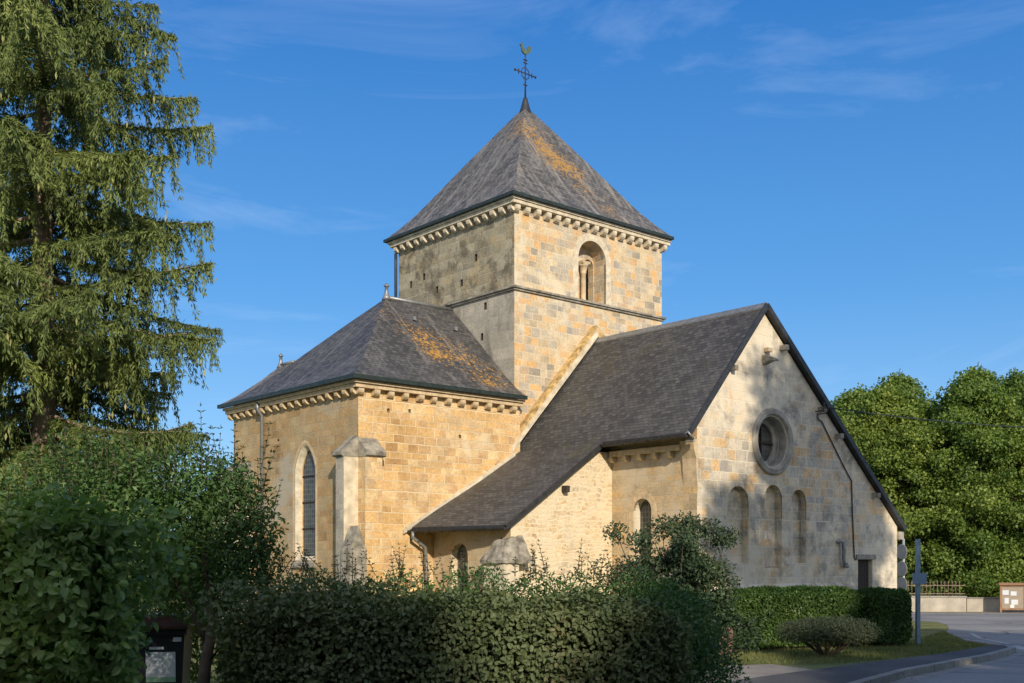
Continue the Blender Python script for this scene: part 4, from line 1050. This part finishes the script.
ls = empty('laurel_shrub', (-2.95, 10.9, gz(0, 10.9)), 0, 'dark green shrub on a thin trunk with upright leafy shoots beside the bin', 'shrub')
cl = [(-.55, 0, 2.0, .65, .6, .75), (0, .1, 2.1, .55, .5, .75), (.3, 0, 2.0, .4, .45, .62), (-.9, .1, 2.2, .6, .5, .75), (-1.4, .2, 2.15, .6, .5, .8), (.15, -.1, 2.45, .35, .4, .4), (-.4, 0, 2.55, .5, .4, .42), (-1.1, .1, 2.6, .5, .4, .45), (.42, 0, 1.75, .24, .3, .4), (-1.8, .3, 2.2, .6, .5, .8), (-.9, .2, 1.75, .7, .4, .4), (-.2, .3, 1.5, .4, .3, .35), (.3, .25, .8, .25, .25, .3), (.2, .2, .45, .2, .2, .3)]
blob(ls, cl, 7500, .06, .026, M['laurel'], hollow=.75)
shoots(ls, [(random.uniform(-1.9, .55), random.uniform(-.35, .25), random.uniform(2.3, 2.75)) for _ in range(70)], .25, .62, .078, .034, M['laurel'], lean=.18)
shoots(ls, [(random.uniform(.3, .6), random.uniform(-.3, .2), random.uniform(1.5, 2.4)) for _ in range(34)], .25, .5, .062, .028, M['laurel'], lean=.45, name='side_shoot_leaves')
mb = MB().tube([(-.12, 0, -.1), (-.1, 0, .7), (-.02, .02, 1.2), (-.1, 0, 1.9)], [.07, .06, .055, .03], 8)
mb.tube([(-.1, 0, .75), (.14, -.03, 1.05), (.3, 0, 1.6)], [.025, .02, .014], 6); mb.tube([(-.08, 0, 1.0), (-.25, 0, 1.4), (-.6, .1, 1.9)], [.03, .022, .012], 6)
mb.build('trunk', M['bark'], ls, uv=False)

# wheelie bin
bn = empty('wheelie_bin', (-4.12, 13., gz(0, 13.)), R(8), 'dark wheelie bin with a pale notice stuck on its front beside the big leaved hedge', 'bin')
M['binplastic'] = plain('dark_bin_plastic', (.012, .014, .022), .45, var=.15, spec=.5); M['binlid'] = plain('brown_bin_lid', (.045, .022, .018), .5, var=.2)
M['paper'] = plain('pale_paper_label', (.55, .60, .66), .6, var=.08); M['papergreen'] = plain('green_label_band', (.25, .42, .3), .6)
mb = MB(); 
vs = [(-.24, -.28, .12), (.24, -.28, .12), (.24, .26, .12), (-.24, .26, .12), (-.3, -.36, 1.05), (.3, -.36, 1.05), (.3, .33, 1.05), (-.3, .33, 1.05)]
mb.add(vs, [(0, 3, 2, 1), (4, 5, 6, 7), (0, 1, 5, 4), (1, 2, 6, 5), (2, 3, 7, 6), (3, 0, 4, 7)]); mb.box(-.325, .325, -.385, .355, 1.0, 1.06)
mb.build('bin_body', M['binplastic'], bn)
mb = MB().prism([(-.42, 1.065), (-.42, 1.10), (-.1, 1.19), (.3, 1.2), (.38, 1.15), (.38, 1.065)], -.34, .34, 'u'); mb.build('lid', M['binlid'], bn)
for s_ in (-1, 1):
    mb = MB().tube([(s_*.22-.03, .3, .1), (s_*.22+.03, .3, .1)], .1, 14); mb.build('wheel', M['binplastic'], bn)
MB().tube([(-.22, .42, 1.1), (.22, .42, 1.1)], .018, 8).build('handle', M['binplastic'], bn)
def front_patch(name, x0, x1, z0, z1, m, off=.004):
    f = lambda z: -.28-.08*(z-.12)/.93-off
    q = MB().add([(x0, f(z0), z0), (x1, f(z0), z0), (x1, f(z1), z1), (x0, f(z1), z1), (x0, f(z0)+.003, z0), (x1, f(z0)+.003, z0), (x1, f(z1)+.003, z1), (x0, f(z1)+.003, z1)], [(0, 1, 2, 3), (7, 6, 5, 4), (0, 4, 5, 1), (1, 5, 6, 2), (2, 6, 7, 3), (3, 7, 4, 0)])
    return q.build(name, m, bn)
front_patch('notice', -.14, .19, .45, .80, M['paper']); front_patch('notice_band', -.14, .19, .45, .51, M['papergreen'], .0075)
front_patch('label', .17, .26, .92, .97, M['paper']); front_patch('label', -.10, .06, .83, .86, M['paper'])

bh = empty('brown_hedge', (-.6, 10.1, gz(0, 10.1)), 0, 'long clipped hedge with dusty brownish leaves across the foreground', 'hedge')
hedge(-2.05, 2.2, -.5, .5, 0, 1.44, 42000, .056, .040, M['brownleaf'], lump=.09, deep=.32, six=True, parent=bh, core=.2)
blob(bh, [(x, random.uniform(-.2, .2), 1.35, .4, .4, .28) for x in np.arange(-1.9, -.6, .25)], 5000, .056, .04, M['brownleaf'], name='top_leaves', hollow=.6)
gs = empty('green_shrub_row', (.3, 11.3, gz(0, 11.3)), 0, 'green bushy shrubs with spiky shoots behind the brownish hedge', 'shrub')
cl = [(x, random.uniform(-.55, .2), 1.1+random.uniform(-.14, .14), .45, .5, .60) for x in np.arange(-2.6, 1.5, .32)]+[(1.35, -.5, .85, .45, .6, .75), (1.5, -.35, .45, .55, .6, .7), (1.0, -.4, 1.1, .55, .6, .62)]
blob(gs, cl, 14000, .05, .02, M['laurel'], hollow=.6)
shoots(gs, [(random.uniform(-2.7, 1.2), random.uniform(-.3, .3), random.uniform(1.5, 1.72)) for _ in range(90)], .10, .40, .058, .028, M['darkshrub'], lean=.3, pair=.04)
MB().box(-2.6, 1.3, -.15, .3, 0, 1.2).build('shade_core', M['shadecore'], gs, uv=False)  # added dark core behind the leaves, blocks light

# airy dark shrub in front of the gable
asb = empty('airy_shrub', (2.02, 13.6, gz(0, 13.6)), 0, 'loose dark shrub with thin stems in front of the gable corner', 'shrub')
mb = MB(); cl = []
for i in range(46):
    a = random.random()*6.28; rr_ = random.uniform(.15, .85); h = random.uniform(1.1, 2.35)-.35*abs(rr_-.4)
    tip = (rr_*math.cos(a)*1.02, rr_*math.sin(a)*.7, h)
    mb.tube([(random.gauss(0, .08), random.gauss(0, .06), 0), (tip[0]*.4, tip[1]*.4, h*.5), tip], [.016, .011, .004], 5, cap=False)
    cl.append((*tip, .17, .17, .14)); cl.append((tip[0]*.8+random.gauss(0, .08), tip[1]*.8, h*.82, .2, .18, .15))
mb.build('stems', M['bark'], asb, uv=False)
blob(asb, cl, 9500, .05, .026, M['darkshrub'], hollow=.9)
blob(asb, [(random.gauss(0, .35), random.gauss(0, .25), random.uniform(.5, 1.2), .3, .3, .3) for _ in range(14)], 2600, .05, .026, M['darkshrub'], name='inner_leaves', hollow=.9)

# trimmed hedges by the gable
def fence_dir(a, b): return math.atan2(b[1]-a[1], b[0]-a[0])
A_, B_ = (4.75, 24.6), (8.75, 26.9)
Lh = math.dist(A_, B_)
h1 = empty('trimmed_hedge', (A_[0], A_[1], gz(*A_)), fence_dir(A_, B_), 'long trimmed green hedge in front of the gable wall', 'hedge')
hedge(0, Lh, 0, .9, 0, 1.44, 36000, .06, .04, M['boxhedge'], lump=.05, deep=.22, parent=h1, core=.14)
A2, B2 = (8.86, 26.7), (10.05, 27.45)
h2 = empty('trimmed_hedge', (A2[0], A2[1], gz(*A2)), fence_dir(A2, B2), 'short square end block of trimmed hedge beside the blue grey post', 'hedge')
hedge(0, math.dist(A2, B2), 0, .95, 0, 1.42, 18000, .06, .04, M['boxhedge'], lump=.04, deep=.2, parent=h2, core=.14)
js = empty('low_shrub', (6.75, 23.6, gz(0, 23.6)), 0, 'low flat topped brownish shrub on the lawn before the trimmed hedge', 'shrub')
cl = [(1.0*math.cos(a)*r, .5*math.sin(a)*r, .62+random.uniform(-.05, .06)-.12*r, .34, .3, .24) for a in np.linspace(0, 6.28, 14) for r in (.35, .78)]
blob(js, cl, 15000, .06, .015, M['juniper'], hollow=.8, droop=.1)
mb = MB()
for i in range(26):
    a = random.random()*6.28; r = random.uniform(.3, .95)
    mb.tube([(.05*math.cos(a), .05*math.sin(a), 0), (r*.5*math.cos(a), r*.3*math.sin(a), .22), (r*math.cos(a), r*.5*math.sin(a), .55)], [.022, .014, .006], 5, cap=False)
mb.build('stems', M['bark'], js, uv=False)
M['sandstone'] = plain('brown_sandstone', (.16, .10, .085), .9, var=.35, scale=5)
mb = MB().box(-.2, .2, -.18, .18, -.05, .62)
o = mb.build('boundary_stone', M['sandstone']); o.location = (4.55, 24.0, gz(0, 24.)); o.rotation_euler = (0, R(4), R(20))
md = o.modifiers.new('b', 'BEVEL'); md.width = .05; md.segments = 3
tag(o, 'squat brown stone block standing at the left end of the trimmed hedge', 'stone')

# ------------------------------------------------------------ posts and signs
M['postblue'] = plain('blue_grey_painted_post', (.17, .26, .36), .5, .2, .2); M['galv'] = plain('galvanised_steel', (.42, .44, .45), .45, .5, .15)
M['signback'] = plain('grey_sign_back', (.36, .37, .38), .5, .3, .15); M['signwhite'] = plain('sign_white', (.7, .7, .7), .5, var=.08)
P1 = (10.22, 27.7)
p = empty('sign_post', (P1[0], P1[1], gz(*P1)), R(20), 'blue grey metal post with a small cross plate at the end of the trimmed hedge', 'post')
MB().box(-.052, .052, -.035, .035, -.1, 2.68).build('post', M['postblue'], p)
MB().box(-.21, .21, -.075, -.05, 1.55, 1.83).build('plate', M['postblue'], p)
MB().box(-.09, .09, -.05, .055, 1.6, 1.64).build('bracket', M['galv'], p)
MB().box(-.09, .09, -.05, .055, 1.74, 1.78).build('bracket', M['galv'], p)
P2 = (14.95, 42.)
p = empty('road_sign_post', (P2[0], P2[1], gz(*P2)), R(-68), 'galvanised pole with three stacked round signs seen almost edge on behind the gable', 'road sign')
MB().tube([(0, 0, -.1), (0, 0, 3.25)], .05, 10).build('pole', M['galv'], p)
for z in (2.75, 2.1, 1.5):
    pr = [(.0, -.01), (.27, -.012), (.3, 0), (.29, .018), (.0, .012)]
    mb = MB(); k = 24
    vs = [(r*math.cos(2*math.pi*j/k), -.09+d, r*math.sin(2*math.pi*j/k)) for r, d in pr[1:4] for j in range(k)]
    mb.add(vs, [(i*k+j, i*k+(j+1) % k, (i+1)*k+(j+1) % k, (i+1)*k+j) for i in range(2) for j in range(k)]+[tuple(range(k)), tuple(range(2*k, 3*k))])
    o = mb.build('sign_disc', M['signback'], p); o.location = (0, 0, z)

# ------------------------------------------------------------ wall, fence, noticeboard across the road
M['wallrender'] = plain('rendered_low_wall', (.40, .37, .32), .9, var=.25, scale=1.2); M['fenceiron'] = plain('rusty_fence_iron', (.24, .18, .14), .75, .2, .25)
def seg_frame(a, b): return math.atan2(b[1]-a[1], b[0]-a[0]), math.dist(a, b)
a, b = (4, 60.6), (24.2, 58.6); rz, Lw = seg_frame(a, b)
wl = empty('low_wall', (a[0], a[1], -1.2), rz, 'pale rendered low wall under the iron fence across the road', 'wall')
MB().box(0, Lw, 0, .35, -.2, .80).build('wall_body', M['wallrender'], wl); MB().box(0, Lw+.03, -.04, .39, .803, .88).build('wall_coping', M['kerb'], wl)
fc = empty('iron_fence', (a[0], a[1], -1.2), rz, 'brown iron railing with pointed bars on the low wall', 'fence')
mb = MB().box(0, Lw, .16, .19, .98, 1.02).box(0, Lw, .16, .19, 1.42, 1.46); mb.build('rail', M['fenceiron'], fc)
nb_ = int(Lw/.19)
src = None
for i in range(nb_):
    if i < nb_-92: continue
    if src is None:
        mb = MB().tube([(0, .175, .885), (0, .175, 1.58)], .016, 5); mb.lathe([(.03, 0), (.035, .03), (.004, .12)], (0, .175, 1.57), 6); src = mb.build('bar', M['fenceiron'], fc); o = src
    else: o = src.copy(); COL.objects.link(o); o.parent = fc
    o.location = (i*.19+.05, 0, 0)
a2, b2 = (24.3, 58.75), (34., 57.9); rz2, Lw2 = seg_frame(a2, b2)
w2 = empty('low_wall', (a2[0], a2[1], -1.2), rz2, 'low grey wall continuing behind the noticeboard without a fence', 'wall')
MB().box(0, Lw2, 0, .35, -.2, .74).build('wall_body', M['wallrender'], w2); MB().box(0, Lw2, -.04, .39, .743, .8).build('wall_coping', M['kerb'], w2)
# village noticeboard
M['boardwood'] = plain('reddish_board_wood', (.26, .15, .09), .7, var=.25, scale=6); M['boardback'] = plain('pinboard', (.30, .25, .20), .9, var=.1)
nbd = empty('noticeboard', (26.7, 57.3, gz(0, 57.3)), R(-6), 'wooden noticeboard with papers behind glass at the right edge beside the low wall', 'noticeboard')
for x in (-1.25, 1.17): MB().box(x-.0, x+.1, -.06, .06, -.1, 1.5).build('post', M['boardwood'], nbd)
for (x0_, x1_) in ((-1.14, -.03), (.03, 1.14)):
    MB().box(x0_, x1_, .0, .04, .22, 1.36).build('panel', M['boardback'], nbd)
    f = MB().box(x0_-.004, x1_+.004, -.05, .05, .14, .215).box(x0_-.004, x1_+.004, -.05, .05, 1.365, 1.44).box(x0_-.03, x0_-.005, -.045, .045, .14, 1.44).box(x1_+.005, x1_+.03, -.045, .045, .14, 1.44)
    f.build('panel_frame', M['boardwood'], nbd)
for (x, z, w, h) in ((-.95, 1.05, .32, .24), (-.55, 1.0, .3, .22), (-.9, .62, .22, .3), (-.5, .55, .34, .26), (-.62, .33, .2, .16), (.25, 1.0, .3, .22), (.7, 1.05, .22, .3), (.3, .6, .26, .3), (.8, .55, .3, .2)):
    MB().box(x-w/2, x+w/2, -.012, -.004, z-h/2, z+h/2).build('notice', random.choice((M['paper'], M['signwhite'], M['paper'])), nbd)
MB().prism([(-.14, 1.44), (-.14, 1.48), (0, 1.56), (.14, 1.48), (.14, 1.44)], -1.32, 1.34, 'u').build('board_roof', M['boardwood'], nbd)
# wire from the gable
mb = MB(); pA = Vector((.08+6.72*.7547+7.8*.6561, 37.6-7.8*.7547+6.72*.6561, 6.62)); pB = Vector((40, 62, 9.6))
mb.tube([pA.lerp(pB, t)-Vector((0, 0, 1.3*4*t*(1-t)*.5)) for t in np.linspace(0, 1, 14)], .018, 5)
wo = mb.build('overhead_wire', M['zincdark'], uv=False); tag(wo, 'thin overhead wire running from the gable to the right', 'wire')

# ------------------------------------------------------------ broadleaf trees
def make_tree(seed, Ht, Rc, m, nclump=60, per=420, leaf=.22, zlow=.22, name='broadleaf_tree'):
    rs = random.Random(seed)
    root = empty(name)
    mb = MB(); lean = (rs.gauss(0, .3), rs.gauss(0, .3))
    tp = [(0, 0, -.4), (lean[0]*.2, lean[1]*.2, Ht*.2), (lean[0]*.6, lean[1]*.6, Ht*.5), (lean[0], lean[1], Ht*.9)]
    mb.tube(tp, [.3*Ht/14, .24*Ht/14, .15*Ht/14, .03], 9)
    cl = []
    for i in range(nclump):
        t = zlow+(1-zlow)*(i+.5)/nclump; prof_ = (1-abs(2*min(1, (t-zlow)/(1-zlow))-.75)**2.1*.62)
        a = i*2.4+rs.gauss(0, .3); rr_ = Rc*prof_*rs.uniform(.3, 1.0)*(1+.28*math.sin(a*2+seed)*math.sin(t*9+seed*2))
        z = Ht*t; rz_ = rs.uniform(.6, 1.3)*Rc*.2
        c = (lean[0]*t+rr_*math.cos(a), lean[1]*t+rr_*math.sin(a), z-rz_*.5)
        cl.append((*c, rz_*rs.uniform(.8, 1.6), rz_*rs.uniform(.8, 1.6), rz_*rs.uniform(.45, .8)))
        if i % 2 == 0:
            b0 = Vector((lean[0]*t*.7, lean[1]*t*.7, z*.72)); e0 = Vector(c)
            mb.tube([b0, b0.lerp(e0, .5)+Vector((0, 0, -.2)), e0], [.07, .045, .015], 5, cap=False)
    for i in range(int(nclump*.5) if seed < 9 else 0):
        c_ = cl[rs.randrange(len(cl))]; d_ = Vector((c_[0], c_[1], (c_[2]-Ht*.5)*.7)).normalized()
        e_ = rs.uniform(.5, 1.1)*Rc*.2
        cl.append((c_[0]+d_.x*e_, c_[1]+d_.y*e_, c_[2]+rs.uniform(-.3, .3), rs.uniform(.3, .65), rs.uniform(.3, .65), rs.uniform(.3, .8)))
    mb.build('trunk', M['bark'], root, uv=False)
    blob(root, cl, per, leaf, leaf*.72, m, name='crown', hollow=.8, up=.5)
    return root
def copy_tree(r, loc, rz, sc, label, group=None, cat='tree'):
    c = r.copy(); COL.objects.link(c)
    for ch in r.children:
        d = ch.copy(); COL.objects.link(d); d.parent = c
    c.location = loc; c.rotation_euler = (0, 0, rz); c.scale = (sc, sc, sc)
    if label: c['label'] = label
    c['category'] = cat
    if group: c['group'] = group
    return c
T1 = make_tree(1, 14.5, 4.6, M['tree1'], 210, 520, .185, .12); T2 = make_tree(2, 14, 4.2, M['tree2'], 200, 520, .185, .12); T3 = make_tree(3, 13, 4.4, M['tree3'], 200, 520, .185, .10)
GR = 'broadleaf trees behind the wall and fence'
spots = [(T1, 26.9, 64.5, .99, 'tall bright green tree with the highest crown behind the iron fence'),
 (T2, 22.0, 65.5, .97, 'pale green broadleaf tree just right of the gable slope behind the fence'),
 (T3, 18.0, 68, .86, 'dark green tree showing beside the gable edge above the road signs'),
 (T2, 32.2, 65.5, .98, 'paler green broadleaf tree at the right edge of the photo above the noticeboard'),
 (T3, 36.5, 68, .95, 'dark tree at the far right cut off by the photo edge'),
 (T1, 24.7, 71, 1.05, 'green tree in the second row between the two tallest crowns'),
 (T3, 29.5, 73, 1.05, 'darker tree in the second row right of the highest crown'),
 (T1, 35., 75, 1.1, 'tall tree in the back row at the right edge'),
 (T2, 20.0, 76, 1.0, 'pale tree in the back row close to the roof slope'),
 (T1, 21.6, 71, .98, 'tree in the second row filling the gap behind the pale tree'),
 (T3, 14.5, 75, .8, 'dark tree mostly hidden behind the gable')]
seen = set()
for i, (T, x, y, s_, lab) in enumerate(spots):
    loc = (x, y, gz(0, y)-.3)
    if T.name not in seen:
        seen.add(T.name); T.location = loc; T.rotation_euler = (0, 0, i*1.3); T.scale = (s_,)*3; tag(T, lab, 'tree', GR)
    else: copy_tree(T, loc, i*1.3, s_, lab, GR)
# undergrowth behind the fence
ug = blob(None, [(x, 62.5+random.uniform(-.8, 1.2), -.6+random.uniform(0, .8), 1.1, .9, random.uniform(1., 1.8)) for x in np.arange(12, 38, 1.0)], 260, .2, .14, M['tree3'], name='undergrowth')
tag(ug, 'dense undergrowth behind the iron fence', 'undergrowth', kind='stuff')
# trees far behind on the left
LG = 'distant trees left of the church'
for x, y, s_, lab in ((-21.5, 84, .70, 'distant tree glimpsed between the spruce and the choir corner'), (-27.5, 80, .72, 'distant tree behind the right side of the spruce'), (-34, 80, .8, 'distant tree behind the trunk of the spruce'), (-41, 78, .78, 'distant tree behind the left side of the spruce')):
    copy_tree(T1 if x > -30 else T2, (x, y, gz(0, y)-.3), x, s_, lab, LG)
# trees behind the photographer that shade the foreground
SG = 'trees behind the photographer'
sh = [(-17, -13, .92), (-9.5, -12, .80), (-4, -14, .95), (2.5, -12, .84), (8, -11, .92), (14, -10, 1.0), (20, -9, 1.05), (11.5, 3.5, .72), (16.0, 4., .92), (20.5, 5, .92), (26, 5, .9), (23, -4, 1.0)]
for i, (x, y, s_) in enumerate(sh):
    copy_tree((T1, T3, T2)[i % 3], (x, y, gz(0, y)-.2), i*2.1, s_, 'roadside tree behind the photographer', SG)

T4 = make_tree(9, 19.0, 4.7, M['tree1'], 150, 480, .26, .34)
T4.location = (15.6, 16.0, gz(0, 16)-.2); tag(T4, 'tall roadside tree right of the view that dapples the gable with shade', 'tree', 'trees beside the road')
# ------------------------------------------------------------ lawn blades
n = 60000
def in_poly(P, poly):
    c = np.zeros(len(P), bool); x, y = P[:, 0], P[:, 1]
    for i in range(len(poly)):
        (xa, ya), (xb, yb) = poly[i-1], poly[i]
        k = ((ya > y) != (yb > y)) & (x < (xb-xa)*(y-ya)/(yb-ya+1e-12)+xa); c ^= k
    return c
verge = [(-1.4, 14.8), (1.4, 18.6), (3.2, 20.4), (5.0, 21.2), (6.2, 21.2), (8.2, 23.0), (9.9, 24.6), (11.0, 25.8), (11.75, 26.5), (12.1, 29.6), (12.7, 31.4), (13.2, 33.2), (13.8, 35.2), (11, 30), (4, 26), (-4, 20), (-6, 14)]
P = np.stack([rng.uniform(-6, 14, n*3), rng.uniform(14, 36, n*3)], 1); P = P[in_poly(P, verge)][:n]
P3 = np.concatenate([P, (-.02*P[:, 1])[:, None]], 1)
V, F = leaves(P3, rnd(len(P3), .45)*np.array([1, 1, .2])+np.array([0, 0, 1.]), rnd(len(P3))*np.array([1, 1, .1]), rng.uniform(.04, .10, len(P3)), .012, fold=.1)
gr = np_mesh('lawn_grass', V, F, M['blades']); tag(gr, 'short patchy grass on the verge', 'grass', kind='stuff')
